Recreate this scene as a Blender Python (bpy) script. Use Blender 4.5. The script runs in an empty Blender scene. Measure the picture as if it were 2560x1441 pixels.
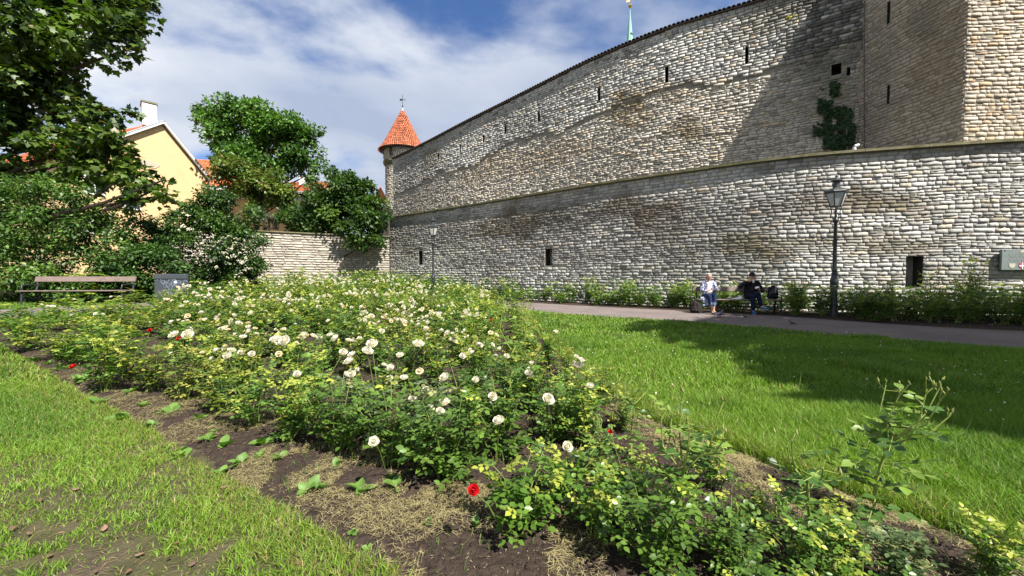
import bpy, bmesh, math, random
import numpy as np
from mathutils import Vector, Matrix

random.seed(7)
rng = np.random.default_rng(7)
sc = bpy.context.scene
col = sc.collection
R = math.radians

# ------------------------------------------------------------------ camera
FOC = 960.0                      # focal length in photograph pixels (2560 wide)
EYE = 1.30
PITCH = math.atan(28.5 / FOC)
cam_data = bpy.data.cameras.new('camera')
cam_data.sensor_width = 36.0
cam_data.lens = 36.0 * FOC / 2560.0
cam_data.clip_start = 0.05
cam_data.clip_end = 2000.0
cam = bpy.data.objects.new('camera', cam_data)
col.objects.link(cam)
cam.location = (0, 0, EYE)
cam.rotation_euler = (math.pi / 2 - PITCH, 0, 0)
sc.camera = cam

# ------------------------------------------------------------------ sun and sky
SUN_H = np.array((0.630, -0.777))            # horizontal direction to the sun
SUN_EL = R(51.8)
sun_dir = Vector((SUN_H[0] * math.cos(SUN_EL), SUN_H[1] * math.cos(SUN_EL), math.sin(SUN_EL))).normalized()
sd = bpy.data.lights.new('sun', 'SUN')
sd.energy = 5.0
sd.angle = R(0.53)
sd.color = (1.0, 0.96, 0.90)
sun = bpy.data.objects.new('sun', sd)
col.objects.link(sun)
sun.rotation_euler = sun_dir.to_track_quat('Z', 'Y').to_euler()
sun.location = sun_dir * 60

world = bpy.data.worlds.new('World')
sc.world = world
world.use_nodes = True
nt = world.node_tree
nt.nodes.clear()
def wn(t, **kw):
    n = nt.nodes.new(t)
    for k, v in kw.items():
        setattr(n, k, v)
    return n
w_out = wn('ShaderNodeOutputWorld')
w_bg = wn('ShaderNodeBackground')
w_sky = wn('ShaderNodeTexSky', sky_type='NISHITA', sun_disc=False)
w_sky.sun_elevation = SUN_EL
w_sky.sun_rotation = math.atan2(SUN_H[0], SUN_H[1])
w_sky.air_density = 1.0
w_sky.dust_density = 0.4
w_sky.ozone_density = 3.0
w_tc = wn('ShaderNodeTexCoord')
w_sep = wn('ShaderNodeSeparateXYZ')
nt.links.new(w_tc.outputs['Generated'], w_sep.inputs[0])
w_add = wn('ShaderNodeMath', operation='ADD'); w_add.inputs[1].default_value = 0.22
nt.links.new(w_sep.outputs['Z'], w_add.inputs[0])
w_max = wn('ShaderNodeMath', operation='MAXIMUM'); w_max.inputs[1].default_value = 0.08
nt.links.new(w_add.outputs[0], w_max.inputs[0])
w_comb = wn('ShaderNodeCombineXYZ')
for ax in ('X', 'Y'):
    dv = wn('ShaderNodeMath', operation='DIVIDE')
    nt.links.new(w_sep.outputs[ax], dv.inputs[0]); nt.links.new(w_max.outputs[0], dv.inputs[1])
    nt.links.new(dv.outputs[0], w_comb.inputs[ax])
def cloud_noise(scale, detail, rough, off):
    m = wn('ShaderNodeMapping'); m.inputs['Location'].default_value = off
    m.inputs['Scale'].default_value = (1.0, 1.25, 1.0)
    nt.links.new(w_comb.outputs[0], m.inputs['Vector'])
    n = wn('ShaderNodeTexNoise'); n.inputs['Scale'].default_value = scale
    n.inputs['Detail'].default_value = detail; n.inputs['Roughness'].default_value = rough
    n.inputs['Distortion'].default_value = 0.25
    nt.links.new(m.outputs[0], n.inputs['Vector'])
    return n
CLOUD_OFF = (6.1, 0.2, 0.0)
n1 = cloud_noise(1.15, 9.0, 0.56, CLOUD_OFF)
w_cov = wn('ShaderNodeValToRGB')
w_cov.color_ramp.elements[0].position = 0.345; w_cov.color_ramp.elements[0].color = (0.03, 0.03, 0.03, 1)
w_cov.color_ramp.elements[1].position = 0.55; w_cov.color_ramp.elements[1].color = (1, 1, 1, 1)
w_cov.color_ramp.interpolation = 'EASE'
nt.links.new(n1.outputs['Fac'], w_cov.inputs[0])
n2 = cloud_noise(0.95, 6.0, 0.5, (7.3, 4.1, 0.0))
w_shade = wn('ShaderNodeValToRGB')
w_shade.color_ramp.elements[0].position = 0.345; w_shade.color_ramp.elements[0].color = (3.9, 4.6, 6.1, 1)
w_shade.color_ramp.elements[1].position = 0.68; w_shade.color_ramp.elements[1].color = (8.2, 8.5, 9.0, 1)
nt.links.new(n2.outputs['Fac'], w_shade.inputs[0])
w_tint = wn('ShaderNodeMix', data_type='RGBA', blend_type='MULTIPLY'); w_tint.inputs[0].default_value = 1.0
nt.links.new(w_sky.outputs[0], w_tint.inputs[6]); w_tint.inputs[7].default_value = (0.60, 0.93, 1.32, 1)
w_mix = wn('ShaderNodeMix', data_type='RGBA')
nt.links.new(w_cov.outputs['Color'], w_mix.inputs[0])
nt.links.new(w_tint.outputs[2], w_mix.inputs[6])
nt.links.new(w_shade.outputs['Color'], w_mix.inputs[7])
nt.links.new(w_mix.outputs[2], w_bg.inputs['Color'])
w_bg.inputs['Strength'].default_value = 0.05
nt.links.new(w_bg.outputs[0], w_out.inputs['Surface'])

sc.view_settings.view_transform = 'Standard'
sc.view_settings.look = 'None'
sc.view_settings.gamma = 1.0
sc.view_settings.use_curve_mapping = False
sc.view_settings.exposure = 1.22
sc.cycles.max_bounces = 6
sc.cycles.diffuse_bounces = 3
sc.cycles.transmission_bounces = 4
sc.cycles.transparent_max_bounces = 4
sc.cycles.sample_clamp_indirect = 4.0

# ------------------------------------------------------------------ helpers
CT, ST = math.cos(PITCH), math.sin(PITCH)
def ray(px, py):
    u = (px - 1280.0) / FOC; v = (720.5 - py) / FOC
    return np.array((u, CT + v * ST, v * CT - ST))
def at(px, py, d):                      # the point at depth d (metres along +Y) seen at a photograph pixel
    r = ray(px, py)
    return np.array((0, 0, EYE)) + r * (d / r[1])
def project(P):
    P = np.asarray(P, float)
    x, y, z = P[..., 0], P[..., 1], P[..., 2] - EYE
    dep = y * CT - z * ST; up = y * ST + z * CT
    dep = np.where(np.abs(dep) < 1e-4, 1e-4, dep)
    return 1280 + FOC * x / dep, 720.5 - FOC * up / dep, dep
def S(t):
    t = np.clip(t, 0, 1); return t * t * (3 - 2 * t)
def gz(x, y):                           # terrain: rises gently to the left and back
    return 0.42 * S((-np.asarray(x) - 1.5) / 8.0) * S((np.asarray(y) - 1.0) / 6.0)
def ground(px, py, h=0.0):              # the point h above the ground seen at a pixel
    r = ray(px, py); t = 5.0
    for _ in range(30):
        p = np.array((0, 0, EYE)) + r * t
        t = t + (p[2] - float(gz(p[0], p[1])) - h) / max(-r[2], 0.01) * 0.7
    p = np.array((0, 0, EYE)) + r * t
    return p
def vnoise(P):                          # value noise 0..1 of (N,3)
    P = np.asarray(P, float); i = np.floor(P).astype(np.int64); f = P - i; f = f * f * (3 - 2 * f)
    out = np.zeros(len(P))
    for dx in (0, 1):
        for dy in (0, 1):
            for dz in (0, 1):
                a = (i[:, 0] + dx) * 374761393 + (i[:, 1] + dy) * 668265263 + (i[:, 2] + dz) * 2147483647
                a = (a ^ (a >> 13)) * 1274126177; a = (a ^ (a >> 16)) & 0xFFFFFF
                w = (f[:, 0] if dx else 1 - f[:, 0]) * (f[:, 1] if dy else 1 - f[:, 1]) * (f[:, 2] if dz else 1 - f[:, 2])
                out += w * (a / float(0xFFFFFF))
    return out
def fbm(P, oct=4):
    P = np.asarray(P, float); o = 0; a = 0.5; t = 0
    for k in range(oct):
        o = o + a * vnoise(P * (2 ** k) + 17.3 * k); t += a; a *= 0.5
    return o / t
def n2(x, y, s=1.0, o=4, seed=0.0):
    x = np.asarray(x, float).ravel(); y = np.asarray(y, float).ravel()
    return fbm(np.stack([x * s + seed, y * s + seed * 1.7, np.full_like(x, seed)], 1), o)

def props(o, label=None, cat=None, group=None, kind=None):
    if label: o['label'] = label
    if cat: o['category'] = cat
    if group: o['group'] = group
    if kind: o['kind'] = kind
    return o
def empty(name, loc=(0, 0, 0), rz=0.0, label=None, cat=None, group=None):
    o = bpy.data.objects.new(name, None); col.objects.link(o)
    o.empty_display_size = 0.2
    o.location = [float(c) for c in loc]; o.rotation_euler = (0, 0, rz)
    return props(o, label, cat, group)
def link(name, me, parent=None, loc=None, rot=None, scale=None):
    o = bpy.data.objects.new(name, me); col.objects.link(o)
    if parent is not None: o.parent = parent
    if loc is not None: o.location = [float(c) for c in loc]
    if rot is not None: o.rotation_euler = rot
    if scale is not None: o.scale = (scale,) * 3 if isinstance(scale, (int, float)) else scale
    return o
def np_mesh(name, V, Fs, mat=None, colr=None, smooth=False):
    """mesh from numpy: V (N,3); Fs = list of (M,k) index arrays; colr (N,3) point colours"""
    me = bpy.data.meshes.new(name)
    V = np.ascontiguousarray(V, np.float32).reshape(-1, 3)
    Fs = [np.asarray(F, np.int32) for F in Fs if len(F)]
    loops = np.concatenate([F.ravel() for F in Fs]); cnt = np.concatenate([np.full(len(F), F.shape[1], np.int32) for F in Fs])
    starts = np.concatenate([[0], np.cumsum(cnt)[:-1]]).astype(np.int32)
    me.vertices.add(len(V)); me.vertices.foreach_set('co', V.ravel())
    me.loops.add(len(loops)); me.loops.foreach_set('vertex_index', loops)
    me.polygons.add(len(cnt)); me.polygons.foreach_set('loop_start', starts); me.polygons.foreach_set('loop_total', cnt)
    if smooth: me.polygons.foreach_set('use_smooth', np.ones(len(cnt), bool))
    if colr is not None:
        a = me.attributes.new('Col', 'FLOAT_COLOR', 'POINT')
        c4 = np.ones((len(V), 4), np.float32); c4[:, :3] = np.asarray(colr).reshape(-1, 3)
        a.data.foreach_set('color', c4.ravel())
    me.update(calc_edges=True)
    if mat is not None: me.materials.append(mat)
    return me

class MB:
    """collects shapes, then links them as ONE mesh object"""
    def __init__(s): s.v = []; s.f = []
    def add(s, vs, fs):
        b = len(s.v); s.v += [tuple(float(c) for c in v) for v in vs]; s.f += [tuple(b + i for i in f) for f in fs]; return s
    def box(s, c, d, rz=0.0, M=None, bev=0.0):
        hx, hy, hz = d[0] / 2, d[1] / 2, d[2] / 2
        if bev > 0:
            b = min(bev, hx * .9, hy * .9, hz * .9); vs = []
            for z, k in ((-hz, b), (-hz + b, 0), (hz - b, 0), (hz, b)):
                for (sx, sy) in ((-1, -1), (1, -1), (1, 1), (-1, 1)):
                    vs.append((sx * (hx - k), sy * (hy - k), z))
            fs = [(3, 2, 1, 0), (12, 13, 14, 15)]
            for r in range(3):
                for i in range(4):
                    j = (i + 1) % 4; fs.append((r * 4 + i, r * 4 + j, r * 4 + 4 + j, r * 4 + 4 + i))
        else:
            vs = [(x, y, z) for z in (-hz, hz) for (x, y) in ((-hx, -hy), (hx, -hy), (hx, hy), (-hx, hy))]
            fs = [(3, 2, 1, 0), (4, 5, 6, 7)] + [(i, (i + 1) % 4, 4 + (i + 1) % 4, 4 + i) for i in range(4)]
        ca, sa = math.cos(rz), math.sin(rz); out = []
        for x, y, z in vs:
            p = Vector((x * ca - y * sa, x * sa + y * ca, z))
            if M is not None: p = M @ p
            out.append((p[0] + c[0], p[1] + c[1], p[2] + c[2]))
        return s.add(out, fs)
    def bar(s, p, q, w, h, up=(0, 0, 1)):
        p, q = Vector(p), Vector(q); y = (q - p); L = y.length; y.normalize()
        x = y.cross(Vector(up)); x = x.normalized() if x.length > 1e-5 else Vector((1, 0, 0)); z = x.cross(y)
        M = Matrix((x, y, z)).transposed()
        return s.box((p + q) / 2, (w, L, h), M=M, bev=min(w, h) * .18)
    def tube(s, pts, r, n=6, cap=True):
        pts = [Vector(p) for p in pts]; rs = r if hasattr(r, '__len__') else [r] * len(pts)
        vs = []; fs = []
        ref = Vector((0.13, 0.27, 0.95)).normalized()
        for i, p in enumerate(pts):
            t = (pts[min(i + 1, len(pts) - 1)] - pts[max(i - 1, 0)]).normalized()
            x = t.cross(ref)
            if x.length < 1e-3: x = t.cross(Vector((1, 0, 0)))
            x.normalize(); y = t.cross(x)
            for k in range(n):
                a = 2 * math.pi * k / n; vs.append(p + (x * math.cos(a) + y * math.sin(a)) * rs[i])
        for i in range(len(pts) - 1):
            for k in range(n):
                fs.append((i * n + k, i * n + (k + 1) % n, (i + 1) * n + (k + 1) % n, (i + 1) * n + k))
        if cap: fs += [tuple(range(n - 1, -1, -1)), tuple((len(pts) - 1) * n + k for k in range(n))]
        return s.add(vs, fs)
    def lathe(s, prof, n=16, c=(0, 0, 0), a0=0.0, sq=1.0):
        vs = [(c[0] + r * math.cos(a0 + 2 * math.pi * k / n), c[1] + sq * r * math.sin(a0 + 2 * math.pi * k / n), c[2] + z) for r, z in prof for k in range(n)]
        fs = [(i * n + k, i * n + (k + 1) % n, (i + 1) * n + (k + 1) % n, (i + 1) * n + k) for i in range(len(prof) - 1) for k in range(n)]
        fs += [tuple(range(n - 1, -1, -1)), tuple((len(prof) - 1) * n + k for k in range(n))]
        return s.add(vs, fs)
    def prism(s, poly, off, depth):      # polygon of 3D points extruded by a vector
        n = len(poly); d = Vector(depth); vs = [Vector(p) + Vector(off) for p in poly]; vs += [v + d for v in vs]
        return s.add(vs, [tuple(range(n - 1, -1, -1)), tuple(range(n, 2 * n))] + [(i, (i + 1) % n, n + (i + 1) % n, n + i) for i in range(n)])
    def mesh(s, name, mat, smooth=False):
        me = bpy.data.meshes.new(name); me.from_pydata(s.v, [], s.f)
        bm = bmesh.new(); bm.from_mesh(me); bmesh.ops.recalc_face_normals(bm, faces=bm.faces); bm.to_mesh(me); bm.free()
        if smooth:
            me.polygons.foreach_set('use_smooth', np.ones(len(me.polygons), bool))
            try: me.set_sharp_from_angle(angle=R(40))
            except Exception: pass
        me.materials.append(mat); return me
    def build(s, name, mat, parent=None, smooth=False, **kw):
        return link(name, s.mesh(name, mat, smooth), parent, **kw)

# ------------------------------------------------------------------ materials
def material(name, base=(0.5, 0.5, 0.5), rough=0.8, attr=False, var=0.0, vscale=6.0, bump=0.0, bscale=30.0, bdist=0.02,
             metal=0.0, trans=0.0, spec=0.4, alt=None, altscale=2.0, altrange=(0.45, 0.6), detail=6.0, coat=0.0, tcol=(1.0, 1.25, 0.4)):
    m = bpy.data.materials.new(name); m.use_nodes = True
    t = m.node_tree; t.nodes.clear(); N = t.nodes.new; L = t.links.new
    out = N('ShaderNodeOutputMaterial'); b = N('ShaderNodeBsdfPrincipled')
    b.inputs['Roughness'].default_value = rough; b.inputs['Metallic'].default_value = metal
    b.inputs['Specular IOR Level'].default_value = spec
    geo = N('ShaderNodeNewGeometry')
    if attr:
        a = N('ShaderNodeAttribute'); a.attribute_name = 'Col'; c = a.outputs['Color']
    else:
        v = N('ShaderNodeRGB'); v.outputs[0].default_value = (*base, 1); c = v.outputs[0]
    if alt is not None:
        n = N('ShaderNodeTexNoise'); n.inputs['Scale'].default_value = altscale; n.inputs['Detail'].default_value = 8; n.inputs['Roughness'].default_value = 0.6
        L(geo.outputs['Position'], n.inputs['Vector'])
        mr = N('ShaderNodeMapRange'); mr.inputs[1].default_value = altrange[0]; mr.inputs[2].default_value = altrange[1]; L(n.outputs['Fac'], mr.inputs[0])
        mx = N('ShaderNodeMix'); mx.data_type = 'RGBA'; L(mr.outputs[0], mx.inputs[0]); L(c, mx.inputs[6]); mx.inputs[7].default_value = (*alt, 1); c = mx.outputs[2]
    if var > 0:
        n = N('ShaderNodeTexNoise'); n.inputs['Scale'].default_value = vscale; n.inputs['Detail'].default_value = detail; n.inputs['Roughness'].default_value = 0.65
        L(geo.outputs['Position'], n.inputs['Vector'])
        mr = N('ShaderNodeMapRange'); mr.inputs[1].default_value = 0.25; mr.inputs[2].default_value = 0.75; mr.inputs[3].default_value = 1 - var; mr.inputs[4].default_value = 1 + var
        L(n.outputs['Fac'], mr.inputs[0])
        mx = N('ShaderNodeMix'); mx.data_type = 'RGBA'; mx.blend_type = 'MULTIPLY'; mx.inputs[0].default_value = 1.0
        L(c, mx.inputs[6]); L(mr.outputs[0], mx.inputs[7]); c = mx.outputs[2]
    L(c, b.inputs['Base Color'])
    if coat > 0: b.inputs['Coat Weight'].default_value = coat; b.inputs['Coat Roughness'].default_value = 0.25
    if bump > 0:
        n = N('ShaderNodeTexNoise'); n.inputs['Scale'].default_value = bscale; n.inputs['Detail'].default_value = 7; n.inputs['Roughness'].default_value = 0.6
        L(geo.outputs['Position'], n.inputs['Vector'])
        bp = N('ShaderNodeBump'); bp.inputs['Strength'].default_value = bump; bp.inputs['Distance'].default_value = bdist
        L(n.outputs['Fac'], bp.inputs['Height']); L(bp.outputs[0], b.inputs['Normal'])
    if trans > 0:
        tr = N('ShaderNodeBsdfTranslucent')
        mx = N('ShaderNodeMix'); mx.data_type = 'RGBA'; mx.blend_type = 'MULTIPLY'; mx.inputs[0].default_value = 1.0
        L(c, mx.inputs[6]); mx.inputs[7].default_value = (*tcol, 1)
        L(mx.outputs[2], tr.inputs['Color'])
        ms = N('ShaderNodeMixShader'); ms.inputs[0].default_value = trans
        L(b.outputs[0], ms.inputs[1]); L(tr.outputs[0], ms.inputs[2]); L(ms.outputs[0], out.inputs['Surface'])
    else:
        L(b.outputs[0], out.inputs['Surface'])
    return m

M = {}
M['stone'] = material('limestone', attr=True, rough=0.92, var=0.26, vscale=9.0, bump=0.75, bscale=24.0, bdist=0.022, spec=0.15)
M['mortar'] = material('lime_mortar', (0.25, 0.225, 0.185), 0.95, var=0.35, vscale=5.0, bump=0.8, bscale=35.0, spec=0.1)
M['dark_hole'] = material('shade_dark_stone', (0.05, 0.046, 0.04), 0.95, var=0.3, bump=0.5, spec=0.05)  # near-black colour paints in the shade inside the openings
M['coping'] = material('mossy_cement', (0.20, 0.18, 0.11), 0.92, var=0.35, vscale=4.0, bump=0.6, bscale=25, spec=0.15, alt=(0.13, 0.125, 0.06), altscale=1.3)
M['grass_soil'] = material('turf', (0.062, 0.062, 0.026), 0.95, var=0.5, vscale=9.0, bump=1.0, bscale=50, spec=0.1, alt=(0.085, 0.064, 0.046), altscale=2.2, altrange=(0.45, 0.62))
M['soil'] = material('dark_soil', (0.046, 0.033, 0.025), 0.95, var=0.6, vscale=24.0, bump=1.0, bscale=38, bdist=0.03, spec=0.12)
M['bare'] = material('trodden_earth', (0.085, 0.063, 0.048), 0.95, var=0.5, vscale=16.0, bump=1.0, bscale=70, spec=0.1)
M['gravel'] = material('fine_gravel', (0.175, 0.142, 0.130), 0.95, var=0.45, vscale=38.0, bump=0.9, bscale=90, bdist=0.012, spec=0.15, alt=(0.135, 0.112, 0.106), altscale=0.8, altrange=(0.42, 0.62))
M['blade'] = material('grass_blade', attr=True, rough=0.55, trans=0.35, spec=0.3)
M['straw'] = material('dry_grass', attr=True, rough=0.8, trans=0.15, spec=0.2, tcol=(1, 1, .8))
M['leaf'] = material('tree_leaf', attr=True, rough=0.45, trans=0.30, spec=0.4)
M['rose_leaf'] = material('rose_leaf', attr=True, rough=0.38, trans=0.36, spec=0.5)
M['rose_stem'] = material('rose_stem', (0.11, 0.15, 0.025), 0.6, var=0.3, vscale=20)
M['cane'] = material('old_cane', (0.10, 0.075, 0.04), 0.8, var=0.3, vscale=20)
M['petal'] = material('white_petal', (0.78, 0.74, 0.60), 0.6, var=.14, vscale=45, trans=0.35, spec=0.2, tcol=(1, 1, .9))
M['petal_red'] = material('red_petal', (0.50, 0.008, 0.012), 0.5, var=.55, vscale=70, trans=0.2, spec=0.3, tcol=(1, .6, .6))
M['bark'] = material('bark', (0.060, 0.047, 0.035), 0.95, var=0.5, vscale=8, bump=1.0, bscale=18, bdist=0.04, spec=0.1)
M['iron'] = material('painted_iron', (0.020, 0.022, 0.022), 0.48, var=0.3, vscale=20, bump=0.15, bscale=40, spec=0.45)
M['lamp_iron'] = material('lamp_paint', (0.030, 0.034, 0.034), 0.45, var=0.25, vscale=12, spec=0.5)
M['pane'] = material('frosted_pane', (0.62, 0.62, 0.58), 0.35, spec=0.5, trans=0.3, tcol=(1, 1, 1))
M['wood'] = material('weathered_plank', (0.165, 0.122, 0.10), 0.75, var=0.3, vscale=7, bump=0.4, bscale=14)
M['plaster'] = material('yellow_plaster', (0.66, 0.46, 0.245), 0.9, var=0.10, vscale=1.2, bump=0.25, bscale=8, spec=0.15)
M['plaster_pale'] = material('patched_plaster', (0.46, 0.39, 0.29), 0.9, var=0.15, vscale=3)
M['white_wash'] = material('white_render', (0.78, 0.77, 0.74), 0.9, var=0.08, vscale=2, spec=0.2)
M['tile'] = material('clay_tile', attr=True, rough=0.8, var=0.3, vscale=3, spec=0.25)
M['tile_dark'] = material('old_clay_tile', (0.085, 0.062, 0.05), 0.85, var=0.4, vscale=5)
M['zinc'] = material('grey_flashing', (0.30, 0.33, 0.37), 0.5, var=0.15, spec=0.5)
M['copper'] = material('verdigris', (0.24, 0.44, 0.36), 0.7, var=0.2, vscale=.6, spec=0.3)
M['gold'] = material('gilding', (0.75, 0.50, 0.12), 0.3, metal=1.0)
M['glass'] = material('dark_pane', (0.05, 0.06, 0.07), 0.15, spec=0.6)
M['slate'] = material('dark_panel', (0.040, 0.046, 0.052), 0.6, var=0.15, vscale=6, spec=0.5)
M['scrawl'] = material('pale_scrawl', (0.26, 0.31, 0.37), 0.6)
M['plaque'] = material('cast_plaque', (0.175, 0.205, 0.190), 0.55, var=0.12, vscale=10, spec=0.4)
M['plaque_side'] = material('plaque_rim', (0.03, 0.055, 0.045), 0.5)
M['letter'] = material('plaque_letter', (0.27, 0.29, 0.265), 0.6)
M['shield'] = material('pale_enamel', (0.46, 0.44, 0.34), 0.6)
M['red'] = material('red_enamel', (0.55, 0.045, 0.07), 0.5)
M['white'] = material('white_enamel', (0.82, 0.82, 0.80), 0.5)
# ------------------------------------------------------------------ ground, bed outline, path
BED = np.array([(-0.57, 1.67), (-1.42, 2.16), (-2.9, 3.1), (-6.3, 4.95), (-8.5, 6.1), (-9.4, 7.2), (-9.3, 8.6), (-9.0, 10.8), (-8.1, 13.8), (-6.0, 16.3),
                (-3.2, 17.4), (-1.4, 16.6), (-0.1, 13.5), (0.38, 11.0), (0.72, 7.0), (0.98, 4.6), (1.25, 3.5), (1.70, 2.75), (2.1, 2.1), (2.55, 1.5), (2.6, 0.7), (0.2, 0.6), (-0.15, 1.3)])
P_IN = np.array([(24, 1.0), (16, 3.6), (12.5, 5.2), (8.8, 6.75), (6.4, 9.6), (4.0, 11.6), (1.7, 13.3), (-0.6, 16.2), (-1.9, 17.5), (-3.6, 18.3), (-6.8, 17.0), (-9.1, 14.2), (-9.9, 11.2), (-10.2, 8.4), (-11.4, 6.2), (-16, 1.8)])
P_OUT = np.array([(24, 5.6), (17, 7.4), (12.2, 9.0), (10.1, 10.7), (8.6, 12.9), (6.6, 14.4), (3.6, 16.6), (0.6, 19.2), (-1.4, 20.6), (-3.4, 21.3), (-7.6, 20.0), (-11.0, 16.6), (-12.6, 13.2), (-13.2, 10.9), (-15.2, 8.0), (-20, 5)])
def catmull(P, n):
    P = np.asarray(P, float); Q = np.vstack([2 * P[0] - P[1], P, 2 * P[-1] - P[-2]]); out = []
    for i in range(len(P) - 1):
        a, b, c, d = Q[i:i + 4]
        for t in np.linspace(0, 1, n, endpoint=False):
            out.append(0.5 * (2 * b + (c - a) * t + (2 * a - 5 * b + 4 * c - d) * t * t + (3 * b - a - 3 * c + d) * t ** 3))
    return np.array(out + [P[-1]])
def poly_sd(x, y, poly):                 # signed distance, positive inside
    x = np.asarray(x, float); y = np.asarray(y, float); ins = np.zeros(x.shape, bool); best = np.full(x.shape, 1e9)
    n = len(poly)
    for i in range(n):
        (x0, y0), (x1, y1) = poly[i], poly[(i + 1) % n]
        c = ((y0 > y) != (y1 > y)) & (x < (x1 - x0) * (y - y0) / (y1 - y0 + 1e-12) + x0); ins ^= c
        dx, dy = x1 - x0, y1 - y0; t = np.clip(((x - x0) * dx + (y - y0) * dy) / (dx * dx + dy * dy), 0, 1)
        best = np.minimum(best, np.hypot(x - x0 - t * dx, y - y0 - t * dy))
    return np.where(ins, best, -best)
p_in, p_out = catmull(P_IN, 10), catmull(P_OUT, 10)
PATH = np.vstack([p_in, p_out[::-1]])

def grid_mesh(xs, ys, zf):
    X, Y = np.meshgrid(xs, ys); Z = zf(X, Y); V = np.stack([X, Y, Z], -1).reshape(-1, 3)
    nx, ny = len(xs), len(ys); I = np.arange(nx * ny).reshape(ny, nx)
    F = np.stack([I[:-1, :-1], I[:-1, 1:], I[1:, 1:], I[1:, :-1]], -1).reshape(-1, 4)
    return V, F
xs = np.unique(np.concatenate([np.linspace(-600, -30, 20), np.arange(-30, 26, .5), np.linspace(26, 600, 20)]))
ys = np.unique(np.concatenate([np.linspace(-200, -8, 12), np.arange(-8, 46, .5), np.linspace(46, 900, 24)]))
V, F = grid_mesh(xs, ys, lambda x, y: gz(x, y))
o = link('ground', np_mesh('ground', V, [F], M['grass_soil'], smooth=True)); props(o, 'green lawn of the garden', 'lawn', kind='structure')

nP = len(p_in); k = 7
rows = [p_in * (1 - t) + p_out * t for t in np.linspace(0, 1, k)]
PV = np.array([(x, y, float(gz(x, y)) + 0.012 + (0.010 if 0 < j < k - 1 else -0.004)) for j, r in enumerate(rows) for x, y in r])
PF = [(j * nP + i, j * nP + i + 1, (j + 1) * nP + i + 1, (j + 1) * nP + i) for j in range(k - 1) for i in range(nP - 1)]
o = link('path', np_mesh('path', PV, [np.array(PF)], M['gravel'], smooth=True)); props(o, 'pinkish grey gravel path curving round the garden', 'path', kind='structure')

def soil_z(x, y):
    sd = poly_sd(x, y, BED)
    b = S((sd + 0.10) / 0.35) * 0.055 - 0.02
    return gz(x, y) + b + (n2(x, y, 7, 3, 2.0).reshape(np.shape(x)) - .5) * 0.05 * S((sd + .1) / .3) + (n2(x, y, 22, 2, 5.).reshape(np.shape(x)) - .5) * 0.022 * S((sd + .1) / .3)
def soil_sheet(x0, x1, y0, y1, h):
    V, F = grid_mesh(np.arange(x0, x1 + h / 2, h), np.arange(y0, y1 + h / 2, h), lambda x, y: soil_z(x, y))
    keep = (poly_sd(V[:, 0], V[:, 1], BED) > -0.12)[F].all(1)
    F = F[keep]; used = np.unique(F); mp = np.full(len(V), -1); mp[used] = np.arange(len(used))
    return V[used], mp[F]
Va, Fa = soil_sheet(-4.4, 2.8, 0.5, 5.0, 0.045)
Vb, Fb = soil_sheet(-10.0, 2.8, 5.0, 17.6, 0.14)
Vc, Fc = soil_sheet(-10.0, -4.4, 4.0, 5.0, 0.1)
o = link('rose_bed_soil', np_mesh('soil', np.vstack([Va, Vb, Vc]), [np.vstack([Fa, Fb + len(Va), Fc + len(Va) + len(Vb)])], M['soil'], smooth=True))
props(o, 'dark earth of the rose bed', 'soil', kind='structure')

# ------------------------------------------------------------------ stone walls
class Path:
    def __init__(s, P, n=14, smooth=True):
        Q = catmull(P, n) if smooth else np.vstack([np.linspace(P[i], P[i + 1], 6, endpoint=False) for i in range(len(P) - 1)] + [P[-1:]])
        s.Q = Q; s.s = np.concatenate([[0], np.cumsum(np.hypot(*np.diff(Q, axis=0).T))]); s.L = s.s[-1]
        T = np.gradient(Q, s.s, axis=0); T /= np.linalg.norm(T, axis=1)[:, None]; s.T = T
    def xy(s, t): return np.stack([np.interp(t, s.s, s.Q[:, 0]), np.interp(t, s.s, s.Q[:, 1])], -1)
    def nrm(s, t):                       # to the camera's side: paths run left to right
        tx, ty = np.interp(t, s.s, s.T[:, 0]), np.interp(t, s.s, s.T[:, 1]); l = np.hypot(tx, ty)
        return np.stack([ty / l, -tx / l], -1)
    def pos(s, t, z, out=0.0):
        t = np.asarray(t, float); p = s.xy(t) + s.nrm(t) * np.asarray(out)[..., None]
        return np.concatenate([p, np.broadcast_to(np.asarray(z, float), t.shape)[..., None]], -1)
    def hit(s, px, py):                  # where a pixel's ray meets the wall face: (s, z)
        r = ray(px, py); c = s.Q[:, 0] * r[1] - s.Q[:, 1] * r[0]
        k = np.where((c[:-1] <= 0) & (c[1:] > 0))[0]
        k = k[0] if len(k) else int(np.argmin(np.abs(c)))
        k = min(k, len(c) - 2)
        f = -c[k] / (c[k + 1] - c[k]) if c[k + 1] != c[k] else 0
        t = s.s[k] + f * (s.s[k + 1] - s.s[k]); d = s.xy(t)[1]
        return float(t), float(EYE + r[2] * d / r[1])

def opening(path, x0, y0, x1, y1):
    sa, za = path.hit(x0, y0); sb, zb = path.hit(x1, y1)
    return (min(sa, sb), max(sa, sb), min(za, zb), max(za, zb))

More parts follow.
